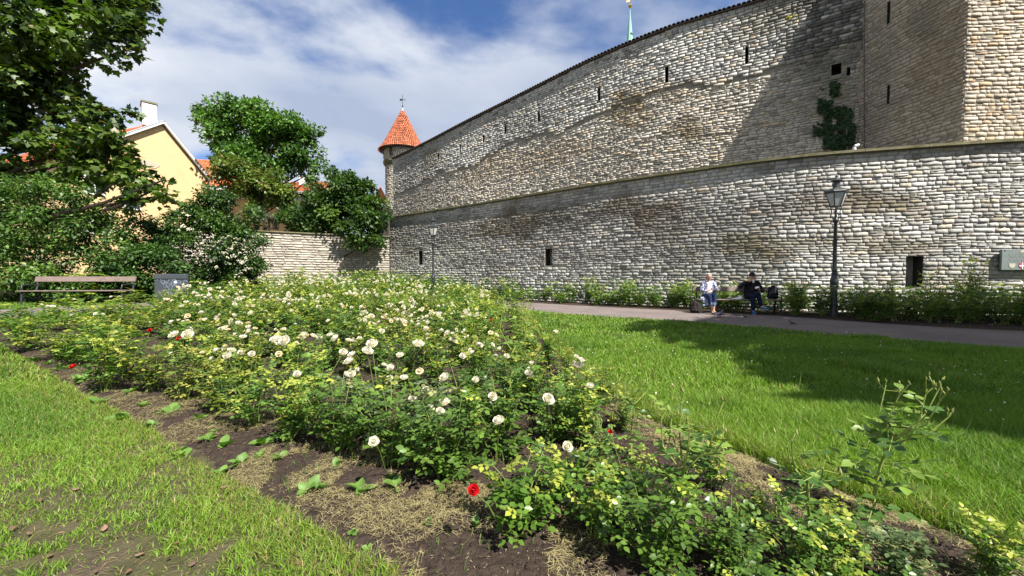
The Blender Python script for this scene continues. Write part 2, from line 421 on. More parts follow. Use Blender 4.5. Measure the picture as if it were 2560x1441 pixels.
def backing(path, zb, zt, holes, depth, thick, root, step=1.0):
    """the mortar core: front face with real holes, reveals, top and back"""
    S_ = sorted(set([0.0, path.L] + list(np.arange(step, path.L, step)) + [v for h in holes for v in h[:2] if 0 < v < path.L]))
    mid = 0.5
    Vv = []; Ff = []; cache = {}
    def vid(s_, z, o):
        key = (round(s_, 4), round(z, 4), round(o, 4))
        if key not in cache: cache[key] = len(Vv); Vv.append(tuple(path.pos(np.array(s_), z, np.array(o))))
        return cache[key]
    for a, b in zip(S_[:-1], S_[1:]):
        cz = sorted(set([h[2] for h in holes if h[0] < (a + b) / 2 < h[1]] + [h[3] for h in holes if h[0] < (a + b) / 2 < h[1]]))
        za, zb_ = zb, None
        ta, tb = float(zt(a)), float(zt(b))
        lv = [(zb, zb)] + [(c, c) for c in cz] + [(ta, tb)]
        for q in range(len(lv) - 1):
            zm = (lv[q][0] + lv[q + 1][0]) / 2
            if any(h[0] < (a + b) / 2 < h[1] and h[2] < zm < h[3] for h in holes): continue
            Ff.append((vid(a, lv[q][0], 0), vid(b, lv[q][1], 0), vid(b, lv[q + 1][1], 0), vid(a, lv[q + 1][0], 0)))
        Ff.append((vid(a, ta, 0), vid(b, tb, 0), vid(b, tb, -thick), vid(a, ta, -thick)))
        Ff.append((vid(a, ta, -thick), vid(b, tb, -thick), vid(b, zb, -thick), vid(a, zb, -thick)))
    for e in (0.0, path.L):
        Ff.append((vid(e, zb, 0), vid(e, float(zt(e)), 0), vid(e, float(zt(e)), -thick), vid(e, zb, -thick)))
    me = bpy.data.meshes.new('core'); me.from_pydata(Vv, [], Ff); me.materials.append(M['mortar']); me.update()
    core = link('wall_core', me, root)
    for h in holes:
        mb = MB(); a, b, z0, z1 = h
        q = [path.pos(np.array(s_), z, np.array(o)) for o in (0.0, -depth) for (s_, z) in ((a, z0), (b, z0), (b, z1), (a, z1))]
        mb.add(q, [(0, 1, 5, 4), (1, 2, 6, 5), (2, 3, 7, 6), (3, 0, 4, 7), (4, 5, 6, 7)])
        mb.build('loophole', M['dark_hole'], root)
    return core

GRIDS = {'fine': (np.array([0, .022, .36, .66, .978, 1.0]), np.array([0, .06, .5, .94, 1.0])), 'plain': (np.array([0, .035, .5, .965, 1.0]), np.array([0, .08, .92, 1.0]))}
def stone_wall(path, zb, zt, holes, root, ch, ln, prot, colour, n_single=300, joint=0.016, warp=0.03, seed=1, rough=0.5, s0=0.0, s1=None, zcut=None, wob=1.0, sink=0.03, zlow=None, grid='fine'):
    US, VS = GRIDS[grid]; nu, nv = len(US), len(VS); K = nu * nv
    """courses of single stones proud of the core; the n_single largest in the picture are objects of their own"""
    g = np.random.default_rng(seed); s1 = path.L if s1 is None else s1
    A = []; z = zb
    zmax = max(float(zt(s0)), float(zt(s1)), float(zt((s0 + s1) / 2)))
    while z < zmax - 0.04:
        h = g.uniform(*ch); h = min(h, zmax - z) if zmax - z - h < ch[0] * .6 else h
        t = s0 - g.uniform(0, ln[1])
        while t < s1:
            l = ln[0] + (ln[1] - ln[0]) * g.beta(1.6, 2.4)
            if g.random() < .10: l *= .45
            segs = [(max(t, s0), min(t + l, s1))]
            for ho in holes:
                if z + h * .85 > ho[2] and z + h * .15 < ho[3]:
                    n_ = []
                    for a, b in segs:
                        if b <= ho[0] or a >= ho[1]: n_.append((a, b))
                        else:
                            if a < ho[0]: n_.append((a, ho[0]))
                            if b > ho[1]: n_.append((ho[1], b))
                    segs = n_
            for a, b in segs:
                if b - a < .05: continue
                top = float(zt((a + b) / 2)); hh = h
                if z > top - .06: continue
                if zlow is not None and z < float(zlow((a + b) / 2)): continue
                if z + h > top: hh = top - z
                if g.random() < .07 and hh > ch[0]:        # two thin stones in one course
                    c = hh * g.uniform(.4, .6); A.append((a, b, z, c)); A.append((a, b, z + c, hh - c))
                else: A.append((a, b, z, hh))
            t += l
        z += h
    A = np.array(A); N = len(A); a, b, z, h = A.T
    jt = joint * g.uniform(.5, 1.5, N); ll = b - a
    U = np.broadcast_to(US, (N, nv, nu)).copy(); Vv = np.broadcast_to(VS[:, None], (N, nv, nu)).copy()
    wu = np.full(nu, .6); wu[2:-2] = 1.8
    U += g.normal(0, .014, U.shape) * wu; Vv += g.normal(0, .035, Vv.shape) * wob
    edge = np.zeros((nv, nu)); edge[0] = edge[-1] = 1; edge[:, 0] = edge[:, -1] = 1
    for (i, j) in ((0, 0), (0, nu - 1), (nv - 1, 0), (nv - 1, nu - 1), (1, 1), (1, nu - 2), (nv - 2, 1), (nv - 2, nu - 2)):    # broken corners
        kx = g.uniform(.0, .025, N); ky = g.uniform(.0, .09, N)
        U[:, i, j] += kx * (1 if j < nu / 2 else -1); Vv[:, i, j] += ky * (1 if i < nv / 2 else -1)
    p = g.uniform(prot[0], prot[1], N)
    out = np.where(edge > 0, -sink, p[:, None, None] + g.normal(0, rough * .016, (N, nv, nu)))
    tilt = g.normal(0, rough * .02, N)
    out = out + np.where(edge > 0, 0, 1) * (Vv - .35) * (-np.abs(tilt))[:, None, None] * 1.6 
    s_ = a[:, None, None] + jt[:, None, None] + U * (ll - 2 * jt)[:, None, None]
    zz = z[:, None, None] + jt[:, None, None] * .9 + Vv * (h - 1.8 * jt)[:, None, None]
    zz = zz + (n2(s_, zz * 0 + np.round(z * 1.4)[:, None, None], .45, 3, seed).reshape(zz.shape) - .5) * warp * 2
    zz = zz + (n2(s_, zz, 1.6, 2, seed + 3).reshape(zz.shape) - .5) * warp
    P = path.pos(s_, zz, out)
    C = colour((a + b) / 2, z + h / 2, g)                    # (N,3)
    Cv = np.repeat(C[:, None, :], K, 1)
    I = np.arange(K).reshape(nv, nu)
    F1 = np.stack([I[:-1, :-1], I[:-1, 1:], I[1:, 1:], I[1:, :-1]], -1).reshape(-1, 4)
    P = P.reshape(N, K, 3)
    qx, qy, dep = project(P.mean(1))
    size = np.where((qx > -10) & (qx < 2570) & (qy > -10) & (qy < 1441) & (dep > 0), ll * h / dep ** 2, 0)
    if zcut is not None: size = np.where((z + h) < zcut((a + b) / 2), 0, size)      # foot hidden behind the wall in front
    order = np.argsort(-size); single = order[:n_single]; single = single[size[single] > 0]; rest = np.setdiff1d(order, single)
    for i in single:
        c0 = P[i].mean(0)
        link('stone', np_mesh('stone', P[i] - c0, [F1], M['stone'], Cv[i]), root, loc=c0)
    if len(rest):
        Fr = (F1[None] + (np.arange(len(rest)) * K)[:, None, None]).reshape(-1, 4)
        o = link('stonework', np_mesh('stonework', P[rest].reshape(-1, 3), [Fr], M['stone'], Cv[rest].reshape(-1, 3)), root)
        o['kind'] = 'stuff'
    return N

def stains(path, blobs):
    """blobs: (px, py, radius along, radius up, amount, colour) -> metres on the wall"""
    B = [(path.hit(b[0], b[1]), b[2:]) for b in blobs]
    def f(s_, z, C, g):
        wv = n2(s_, z, .9, 4, 9.) - .5; wu = n2(s_, z, .8, 4, 21.) - .5
        for (sb, zb), (rs, rz, amt, c) in B:
            d = np.sqrt(((s_ - sb + wu * 2.2) / rs) ** 2 + ((z - zb + wv * 1.6) / rz) ** 2)
            w = amt * S((1.25 - d) / .75) * np.clip(.86 + g.normal(0, .28, len(s_)), 0, 1)
            C = C * (1 - w[:, None]) + np.array(c) * w[:, None]
        return C
    return f

# lower retaining wall
low = Path(np.array([(-9.0, 28.4), (-5.6, 25.9), (-1.9, 23.1), (1.2, 20.6), (4.2, 18.2), (8.3, 15.4), (11.3, 13.85), (16.6, 12.45), (24, 11.3)]))
Z_LOW = 5.62
root = empty('retaining_wall', (low.Q[0][0], low.Q[0][1], 0), label='lower grey limestone retaining wall with slab coping behind the bench and lamp posts', cat='stone wall')
root.location = (0, 0, 0)
low_holes = [opening(low, 2263, 718, 2308, 641), opening(low, 1363, 665, 1380, 622), opening(low, 1047, 662, 1056, 627)]
backing(low, -0.4, lambda s_: Z_LOW, low_holes, 0.75, 0.45, root)
BR = (0.105, 0.075, 0.046); DK = (0.085, 0.077, 0.064); OL = (0.15, 0.12, 0.058)
st_low = stains(low, [(1420, 545, 5.2, 1.0, .80, DK), (1600, 520, 2.4, .62, .85, BR), (1660, 555, 1.3, .7, .6, BR), (1250, 560, 3.6, .85, .85, BR), (1060, 590, 4.5, 1.3, .62, DK),
                      (1870, 600, 1.7, .45, .75, OL), (1800, 640, 2.4, .6, .6, DK), (2150, 505, 1.6, .45, .8, OL), (2130, 480, 1.0, .3, .6, DK), (1500, 640, 4.0, .6, .5, DK),
                      (2200, 590, 1.5, .4, .45, OL), (2290, 610, 1.3, .3, .55, OL), (2480, 520, 1.5, .3, .25, OL), (1700, 690, 4.0, .35, .35, DK), (1200, 660, 4, .5, .45, DK), (1420, 480, 3, .35, .35, DK), (2350, 680, 2.0, .4, .35, OL), (1480, 560, 7.5, 1.0, .42, DK), (1740, 590, 3.4, .75, .5, DK), (2060, 510, 2.6, .5, .5, BR), (1950, 615, 2.6, .5, .45, OL), (1250, 600, 7, 1.2, .35, DK), (1650, 480, 3, .4, .35, BR)])
def col_low(s_, z, g):
    base = np.array((0.445, 0.428, 0.39)); n = n2(s_, z, .5, 4, 3.)
    k = .66 + .62 * n + g.normal(0, .10, len(s_)); left = S((11.0 - s_) / 14)
    C = base[None] * (k * (1 - .16 * left))[:, None]
    warm = g.random(len(s_)) < .10; C = np.where(warm[:, None], C * np.array((1.03, .95, .82)), C)
    dark = g.random(len(s_)) < .12; C = np.where(dark[:, None], C * .62, C)
    return np.clip(st_low(s_, z, C, g), .02, .8)
print('low', stone_wall(low, -0.1, lambda s_: Z_LOW - .02, low_holes, root, (.085, .175), (.17, .62), (.006, .024), col_low, 300, seed=3, rough=.36, warp=.035, joint=.005))
# coping slabs with a drip edge
t = 0.0
while t < low.L - .2:
    l = min(random.uniform(1.3, 2.1), low.L - t); ss = np.linspace(t + .006, t + l - .006, 5)
    mb = MB(); vs = []; dz = random.uniform(-.006, .006)
    for s_ in ss:
        for o_, zz in ((.17, 0), (.175, .085), (-.16, .15), (-.5, .085), (-.5, 0)):
            vs.append(low.pos(np.array(s_), Z_LOW + zz + dz + .004, np.array(o_)))
    fs = [(i * 5 + j, (i + 1) * 5 + j, (i + 1) * 5 + (j + 1) % 5, i * 5 + (j + 1) % 5) for i in range(4) for j in range(5)] + [(0, 1, 2, 3, 4), (24, 23, 22, 21, 20)]
    mb.add(vs, fs).build('coping_slab', M['coping'], root); t += l

# planted strip of soil between the path and the wall
ts = np.linspace(0, 1, 60); wl = low.xy(ts * low.L) + low.nrm(ts * low.L) * .0
po = p_out[::-1]; sel = [int(np.argmin(np.hypot(po[:, 0] - q[0], po[:, 1] - q[1]))) for q in wl]; pe = po[sel]
SV = np.vstack([np.column_stack([wl * (1 - t) + (pe * .985 + wl * .015) * t, gz(*(wl * (1 - t) + pe * t).T) + (.035 if t < 1 else -.01)]) for t in (0, .33, .66, .93, 1.0)])
SF = np.array([(j * 60 + i, j * 60 + i + 1, j * 60 + 61 + i, j * 60 + 60 + i) for j in range(4) for i in range(59)])
o = link('border_soil', np_mesh('border_soil', SV, [SF], M['soil'], smooth=True)); props(o, 'dark soil strip at the foot of the wall', 'soil', kind='structure')

# upper town wall
UPP = np.array([(-11.4, 37.2), (-8.4, 34.4), (-4.06, 30.5), (-0.47, 27.6), (1.85, 25.7), (5.2, 22.9), (8.3, 20.6), (11.5, 18.75), (14.95, 16.6)])
upp = Path(UPP)
zt_up = lambda s_: 12.55 + 1.75 * S(np.asarray(s_) / (upp.L * .80))
root = empty('town_wall', label='high curved limestone town wall with arrow slits and a tiled top edge', cat='stone wall')
def slit(px, yc, hw, hh): return opening(upp, px - hw, yc + hh, px + hw, yc - hh)
up_holes = [slit(1867, 139, 4, 22), slit(1667, 188, 4, 22), slit(1498, 237, 3, 17), slit(1348, 292, 3, 12), slit(1264, 324, 2.4, 10), slit(1210, 348, 2.2, 9), slit(1152, 371, 2, 8), slit(1097, 392, 2, 7),
            opening(upp, 2078, 190, 2104, 157), opening(upp, 2117, 190, 2126, 168)]
backing(upp, 3.0, zt_up, up_holes, 0.7, 0.9, root)
band = lambda s_: zt_up(s_) - 3.25 - .25 * np.sin(np.asarray(s_) * .7)
RU = (0.30, 0.195, 0.085); GR = (0.17, 0.165, 0.15)
st_shade_up = stains(upp, [(1560, 270, 1.4, .45, .9, (0.13, 0.11, 0.05)), (1590, 290, 1.3, .6, .6, RU), (1720, 320, 1.2, .5, .75, (0.15, 0.125, 0.07)), (1760, 335, 1.3, .4, .6, OL), (1420, 380, 3.0, .6, .35, RU),
                     (1250, 420, 5, .9, .35, RU), (1300, 340, 4, 1.2, .35, GR), (1030, 460, 5, 4.5, .55, GR), (1150, 330, 5, 1.2, .4, GR), (1350, 260, 5, 1.0, .35, GR), (1950, 30, 2.4, .9, .6, (0.12, 0.105, 0.06)), (2085, 60, 2.2, 3.2, .85, (.06, .056, .048)), (2060, 230, 2.4, 2.0, .40, GR),  # dark and grey blobs near the tower deepen its shadow over real black streaks
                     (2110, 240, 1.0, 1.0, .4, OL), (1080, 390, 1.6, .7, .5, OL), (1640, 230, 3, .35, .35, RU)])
def col_up(s_, z, g):
    top = S((z - band(s_)) / .3)
    base = np.array((0.585, 0.53, 0.445))[None] * (1 - top[:, None]) + np.array((0.53, 0.51, 0.465))[None] * top[:, None]
    n = n2(s_, z, .35, 5, 13.); k = .72 + .5 * n + g.normal(0, .09, len(s_)); C = base * k[:, None]
    warm = g.random(len(s_)) < .08; C = np.where(warm[:, None], C * np.array((1.06, .93, .76)), C)
    dark = g.random(len(s_)) < .10; C = np.where(dark[:, None], C * .55, C)
    return np.clip(st_shade_up(s_, z, C, g), .02, .8)
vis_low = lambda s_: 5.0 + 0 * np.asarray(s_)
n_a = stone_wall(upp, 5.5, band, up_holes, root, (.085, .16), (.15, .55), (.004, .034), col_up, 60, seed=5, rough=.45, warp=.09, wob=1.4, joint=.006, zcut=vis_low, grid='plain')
# the parapet band above is laid in larger, flatter courses and stands a little proud
upp_b = Path(np.array([p + upp.nrm(upp.s[i]) * .06 for i, p in enumerate(upp.Q)])[::4])
kk = upp_b.L / upp.L
holes_b = [(a * kk, b * kk, c, d) for a, b, c, d in up_holes]
band_b = lambda s_: band(np.asarray(s_) / kk) + (n2(np.atleast_1d(s_), np.atleast_1d(s_) * 0, 1.1, 4, 71.) - .5)[0] * 1.0
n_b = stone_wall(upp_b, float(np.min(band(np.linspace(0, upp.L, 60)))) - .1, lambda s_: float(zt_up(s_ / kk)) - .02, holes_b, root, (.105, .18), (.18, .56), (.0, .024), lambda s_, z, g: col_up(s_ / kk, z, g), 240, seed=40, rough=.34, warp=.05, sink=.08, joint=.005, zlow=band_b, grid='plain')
print('up', n_a, n_b)
# tile row on the top: single curved tiles laid across the wall, plus the eave board
t = 0.0; tmesh = None
def tile_mesh(w, l, th, mat, n=5, rise=.07):
    m = MB(); vs = []
    for y in (0, l):
        for k_ in range(n):
            a = math.pi * k_ / (n - 1); x = -w / 2 * math.cos(a)
            vs.append((x, y, rise * math.sin(a)))
    for y in (0, l):
        for k_ in range(n):
            a = math.pi * k_ / (n - 1); x = -w / 2 * math.cos(a) * .82
            vs.append((x, y, rise * math.sin(a) - th))
    f = []
    for k_ in range(n - 1):
        f += [(k_, k_ + 1, n + k_ + 1, n + k_), (2 * n + k_, 3 * n + k_, 3 * n + k_ + 1, 2 * n + k_ + 1), (k_, 2 * n + k_, 2 * n + k_ + 1, k_ + 1), (n + k_, n + k_ + 1, 3 * n + k_ + 1, 3 * n + k_)]
    f += [(0, n, 3 * n, 2 * n), (n - 1, 3 * n - 1, 4 * n - 1, 2 * n - 1)]
    return m.add(vs, f).mesh('roof_tile', mat)
tmesh = tile_mesh(.20, 1.25, .02, M['tile_dark'])
while t < upp.L - .1:
    p = upp.pos(np.array(t), float(zt_up(t)) + .06, np.array(.22)); nn = upp.nrm(np.array(t))
    o = link('roof_tile', tmesh, root, loc=p, rot=(R(16 + random.uniform(-2, 2)), 0, math.atan2(-nn[1], -nn[0]) - math.pi / 2)); t += .205 + random.uniform(-.006, .008)
mb = MB(); ss = np.linspace(0, upp.L, 60)
vs = [upp.pos(np.array(s_), float(zt_up(s_)) + dz, np.array(o_)) for s_ in ss for o_, dz in ((.17, -.012), (.17, .05), (-.95, .33), (-.95, -.012))]
fs = [(i * 4 + j, i * 4 + 4 + j, i * 4 + 4 + (j + 1) % 4, i * 4 + (j + 1) % 4) for i in range(59) for j in range(4)] + [(0, 1, 2, 3), (239, 238, 237, 236)]
mb.add(vs, fs).build('eave_board', M['tile_dark'], root)

# terrace between the two walls
tl = np.linspace(0, 1, 40)
TV = np.vstack([np.column_stack([low.xy(tl * low.L) - low.nrm(tl * low.L) * .46, np.full(40, 5.2)]), np.column_stack([upp.xy(tl * upp.L) - 0.02 * upp.nrm(tl * upp.L), np.full(40, 5.2)])])
link('terrace', np_mesh('terrace', TV, [np.array([(i, i + 1, 41 + i, 40 + i) for i in range(39)])], M['grass_soil']))['kind'] = 'structure'

# square tower
Q0, Q1, Q2 = np.array((14.85, 16.7)), np.array((14.97, 15.15)), np.array((15.28, 13.15))
root = empty('square_tower', label='tall square limestone tower with a shaded side and a sunlit front above the retaining wall', cat='tower')
Z_TW = 16.2
tl_ = Path(np.vstack([np.linspace(Q0, Q1, 5), np.linspace(Q1, Q2, 7)[1:]]), smooth=False)
tr_ = Path(np.vstack([np.linspace(Q2, np.array((25.0, 12.45)), 8)]), smooth=False)
h_l = [opening(tl_, 2146, 128, 2158, 72), opening(tl_, 2217, 62, 2226, 2), opening(tl_, 2217, 262, 2225, 212), opening(tl_, 2141, 305, 2146, 262)]
backing(tl_, 3.0, lambda s_: Z_TW, h_l, 0.6, 0.5, root)
backing(tr_, 3.0, lambda s_: Z_TW, [], 0.6, 0.5, root)
st_l = stains(tl_, [(2330, 150, .9, 2.0, .5, (.30, .21, .12)), (2290, 60, .7, .8, .6, (.13, .11, .07)), (2180, 200, .6, 3.0, .35, GR), (2250, 260, .4, 1.0, .4, (.12, .10, .08))])
def col_tl(s_, z, g):
    n = n2(s_, z, .5, 5, 33.); C = np.array((0.46, 0.385, 0.30))[None] * (.72 + .5 * n + g.normal(0, .08, len(s_)))[:, None]
    return np.clip(st_l(s_, z, C, g), .02, .8)
def col_tr(s_, z, g):
    n = n2(s_, z, .6, 5, 43.); C = np.array((0.50, 0.428, 0.335))[None] * (.74 + .46 * n + g.normal(0, .08, len(s_)))[:, None]
    warm = g.random(len(s_)) < .13; C = np.where(warm[:, None], C * np.array((1.05, .90, .74)), C)
    return np.clip(C, .02, .85)
print('tower', stone_wall(tl_, 5.6, lambda s_: 14.2, h_l, root, (.085, .165), (.14, .50), (.005, .035), col_tl, 150, seed=8, rough=.4, warp=.04, wob=1.3, joint=.005, grid='plain'),
      stone_wall(tr_, 5.4, lambda s_: 14.2, [], root, (.085, .165), (.15, .52), (.004, .028), col_tr, 150, seed=9, rough=.36, warp=.04, joint=.005, grid='plain'))
mb = MB()
mb.add([(Q0[0] - .3, Q0[1] + 3, Z_TW), (Q2[0] - .25, Q2[1] - .25, Z_TW), (25, 12.2, Z_TW), (25, 20, Z_TW), (15, 20, Z_TW), (19.5, 16.3, Z_TW + 5.5)],
       [(0, 1, 5), (1, 2, 5), (2, 3, 5), (3, 4, 5), (4, 0, 5), (0, 4, 3, 2, 1)]).build('roof', M['tile_dark'], root)
# cable down the corner of the tower and the pipe end on the terrace
mb = MB(); ptsc = []
for yy in (-20, 100, 200, 300, 372):
    s_, z = tl_.hit(2166, yy); ptsc.append(tl_.pos(np.array(s_), z, np.array(.10)))
mb.tube(ptsc, .014, 5).build('cable', M['iron'], root)
# ------------------------------------------------------------------ round tower behind the end of the town wall
D_RT = 41.0
c = at(994, 360, D_RT); cx, cy = c[0], c[1] + 2.0
zR = lambda py: float(at(991, py, D_RT)[2])
root = empty('round_tower', (cx, cy, 0), label='slim round limestone tower with an orange tiled cone roof and weather vane', cat='tower')
rU, rL = 1.98, 1.86
zE, zA, zC = zR(366), zR(256), zR(398)
MB().lathe([(rL, 0), (rL, zC - .5), (rL + .02, zC - .35), (rU + .08, zC), (rU + .08, zC + .15), (rU, zC + .18), (rU, zE + .1)], 40).build('shaft_core', M['mortar'], root, smooth=True)
class Ring(Path):
    def __init__(s, r):
        a = np.linspace(R(180), R(375), 60); Path.__init__(s, np.stack([cx + r * np.cos(a), cy + r * np.sin(a)], 1), smooth=False)
def col_rt(s_, z, g):
    n = n2(s_, z, .5, 4, 63.); return np.array((0.45, 0.405, 0.335))[None] * (.74 + .46 * n + g.normal(0, .09, len(s_)))[:, None]
for (r_, z0, z1, sd_) in ((rL, 8.5, zC - .45, 71), (rU, zC + .2, zE, 72)):
    pr = Ring(r_); stone_wall(pr, z0, lambda s_: z1, [], root, (.13, .22), (.25, .60), (.02, .05), col_rt, 0, seed=sd_, rough=.5, warp=.02, grid='plain')
for ch in list(root.children):
    if ch.name.startswith('stonework'): ch.location = (-cx, -cy, 0)
MB().lathe([(rL + .02, 0), (rU + .10, .28), (rU + .13, .42), (rU + .13, .55), (rU, .58)], 40, c=(0, 0, zC - .42)).build('corbel_ring', M['white_wash'] if False else M['coping'], root, smooth=True)
for px_, py0, py1, w in ((977, 365, 388, .30), (956, 372, 386, .26)):
    p = at(px_, (py0 + py1) / 2, D_RT); a = math.atan2(p[1] + .4 - cy, p[0] - cx)
    if px_ > 960: a = math.asin(max(-1, min(1, (p[0] - cx) / rU))) - math.pi / 2
    else: a = R(192)
    hz = zR(py0) - zR(py1)
    pos = Vector((math.cos(a) * (rU + .02), math.sin(a) * (rU + .02), (zR(py0) + zR(py1)) / 2))
    f = MB().box((0, 0, 0), (.12, w + .12, hz + .12), bev=.02).build('window_frame', M['coping'], root, loc=pos, rot=(0, 0, a))
    MB().box((0.04, 0, 0), (.07, w, hz)).build('shutter', material('shutter_wood', (.07, .035, .025), .8, var=.2), f)
p = at(979, 477, D_RT - 2.3); a = R(-62)
MB().box((0, 0, 0), (.16, .5, .42)).build('opening', M['dark_hole'], root, loc=(math.cos(a) * rL, math.sin(a) * rL, p[2]), rot=(0, 0, a))
# cone roof: rows of single clay tiles over a solid cone
rE = 2.26
MB().lathe([(rE - .05, 0), (rE * .62, (zA - zE) * .34), (0.05, zA - zE - .1)], 48, c=(0, 0, zE + .02)).build('roof_core', M['tile_dark'], root, smooth=True)
V_ = []; F_ = []; C_ = []
rows_n = 20; g = np.random.default_rng(4)
for i in range(rows_n):
    t0, t1 = i / rows_n, min(1.0, (i + 1.25) / rows_n)
    prof = lambda t: rE * (1 - t) ** 1.0 * (1 + .10 * math.exp(-t * 9)) + .03
    n = max(8, int(2 * math.pi * prof(t0) / .23))
    for k_ in range(n):
        a0 = 2 * math.pi * (k_ + .06) / n; a1 = 2 * math.pi * (k_ + .94) / n; am = (a0 + a1) / 2
        b = len(V_); lift = .08
        for tt, dr in ((t0, lift), (t1, .0)):
            rr = prof(tt) + dr; zz = zE + (zA - zE) * tt + .02
            for a_, hgt in ((a0, 0), (am, .075), (a1, 0)):
                V_.append(((rr + hgt) * math.cos(a_), (rr + hgt) * math.sin(a_), zz + hgt * .4))
        F_ += [(b, b + 1, b + 4, b + 3), (b + 1, b + 2, b + 5, b + 4)]
        cc = np.array((0.35, 0.098, 0.046)) * g.uniform(.5, 1.25) + np.array((0.05, 0.03, 0.015)) * g.uniform(0, 1)
        C_ += [cc] * 6
o = link('roof_tiles', np_mesh('roof_tiles', np.array(V_), [np.array(F_)], M['tile'], np.array(C_)), root); o['kind'] = 'stuff'
MB().lathe([(.26, 0), (.22, .12), (.12, .5), (.05, .75)], 12, c=(0, 0, zA - .45)).build('lead_cap', M['zinc'], root, smooth=True)
mb = MB().tube([(0, 0, zA + .1), (0, 0, zR(216))], .028, 6); mb.lathe([(.02, -.1), (.10, 0), (.02, .1)], 8, c=(0, 0, zA + .45))
v = mb.build('weather_vane', M['iron'], root)
zz = zR(228)
MB().prism([(0, 0, zz - .08), (-.34, 0, zz - .14), (-.26, 0, zz), (-.34, 0, zz + .13), (0, 0, zz + .08)], (0, -.012, 0), (0, .024, 0)).build('pennant', M['iron'], v)
MB().prism([(.06, 0, zz - .03), (.32, 0, zz - .03), (.32, 0, zz + .03), (.06, 0, zz + .03)], (0, -.012, 0), (0, .024, 0)).build('pointer', M['iron'], v)

# low orange turret roof showing left of the round tower
p = at(951, 500, 47)
root = empty('turret', (p[0], p[1], 0), label='small orange turret roof peeking out beside the round tower shaft', cat='turret')
MB().lathe([(1.0, 0), (1.0, p[2] - .4)], 16).build('wall', M['plaster_pale'], root, smooth=True)
MB().lathe([(1.15, 0), (.6, 1.0), (.03, 2.1)], 16, c=(0, 0, p[2] - .5)).build('roof', material('turret_tile', (.50, .13, .045), .8, var=.3, vscale=6, bump=.5, bscale=12), root)

# ------------------------------------------------------------------ church spire far behind the wall
D_SP = 110.0
p = at(1575, 17, D_SP); zz = lambda py: float(at(1575, py, D_SP)[2])
root = empty('church_spire', (p[0], p[1], 0), label='thin green copper church spire with a golden ball rising behind the town wall', cat='church spire')
pr = []
zb_ = zz(115); hw = 9.3 * D_SP / FOC
slope = hw / (zz(22) - zb_)
for t in np.linspace(0, 1, 9):
    z = zb_ - 14 + (zz(22) - zb_ + 14) * t; pr.append((max(.06, slope * (zz(22) - z) * (1.0 if z > zb_ - 6 else 1.0)), z))
MB().lathe(pr, 8, a0=R(12)).build('spire', M['copper'], root)
MB().box((0, 0, (zb_ - 14) / 2), (6.2, 6.2, zb_ - 14)).build('bell_tower', M['white_wash'], root)
MB().lathe([(.05, -.55), (.36, -.36), (.55, 0), (.36, .36), (.05, .55)], 14, c=(0, 0, zz(16))).build('ball', M['gold'], root, smooth=True)
mb = MB().tube([(0, 0, zz(16)), (0, 0, zz(-14))], .09, 6); mb.box((0, 0, zz(-6)), (1.1, .1, .14)); mb.build('cross', M['gold'], root)
MB().prism([(-.1, 0, zz(4)), (-1.1, 0, zz(4) - .25), (-.8, 0, zz(4) + .25), (-1.2, 0, zz(4) + .7), (-.1, 0, zz(4) + .5)], (0, -.03, 0), (0, .06, 0)).build('vane', M['gold'], root)
o = MB(); 
for k_ in range(3):
    o.lathe([(.20, -.2), (.20, .2)], 8, c=(slope * (zz(22) - zz(88)) * .96 * math.cos(R(-75 + k_ * 45)), slope * (zz(22) - zz(88)) * .96 * math.sin(R(-75 + k_ * 45)), zz(88)))
o.build('lucarne', M['dark_hole'], root)

# ------------------------------------------------------------------ yellow houses on the left
def tiled_roof(name, A, B, Cc, Dd, root, nr, nc, seed, base=(0.50, 0.125, 0.045)):
    """roof plane A-B (eave), D-C (ridge): stepped rows of single curved tiles"""
    g = np.random.default_rng(seed); A, B, Cc, Dd = (np.array(v, float) for v in (A, B, Cc, Dd))
    nrm = np.cross(B - A, Dd - A); nrm /= np.linalg.norm(nrm)
    if nrm[2] < 0: nrm = -nrm
    def pt(u, v): return (A * (1 - u) + B * u) * (1 - v) + (Dd * (1 - u) + Cc * u) * v
    V = []; F = []; C = []
    for i in range(nr):
        for k_ in range(nc):
            b = len(V); u0, u1 = (k_ + .04) / nc, (k_ + .96) / nc
            for v_, lf in ((i / nr, .07), (min(1, (i + 1.12) / nr), .02)):
                for u_, hh in ((u0, 0), ((u0 + u1) / 2, .05), (u1, 0)): V.append(pt(u_, v_) + nrm * (lf + hh))
            F += [(b, b + 1, b + 4, b + 3), (b + 1, b + 2, b + 5, b + 4)]
            C += [np.array(base) * g.uniform(.7, 1.2) + np.array((0.04, 0.03, 0.02)) * g.random()] * 6
    o = link(name, np_mesh(name, np.array(V), [np.array(F)], M['tile'], np.array(C)), root); o['kind'] = 'stuff'
    mb = MB().add([A, B, Cc, Dd, A - nrm * .12, B - nrm * .12, Cc - nrm * .12, Dd - nrm * .12], [(0, 1, 2, 3), (7, 6, 5, 4), (0, 4, 5, 1), (1, 5, 6, 2), (2, 6, 7, 3), (3, 7, 4, 0)])
    mb.build('roof_deck', M['tile_dark'], root)
def box_chimney(root, c, w, d, h, rz):
    MB().box((c[0], c[1], c[2] + h / 2), (w, d, h), rz, bev=.02).build('chimney', M['white_wash'], root)
    o = root.children[-1]
    MB().box((c[0], c[1], c[2] + h + .07), (w + .14, d + .14, .14), rz).build('chimney_cap', M['coping'], root)
D_H = 35.0
pk = at(405, 309, D_H)                                     # gable peak
gd = np.array((0.33, 0.944)); rd = np.array((-0.944, 0.33))  # along the gable, along the ridge (away)
root = empty('yellow_house', label='yellow plastered house with steep orange gable roof and tall white chimney', cat='house')
eR = at(490, 441, D_H + 3.4); zEv = float(eR[2]); half_r = 3.55; half_l = 5.6
zEl = zEv - 0.4
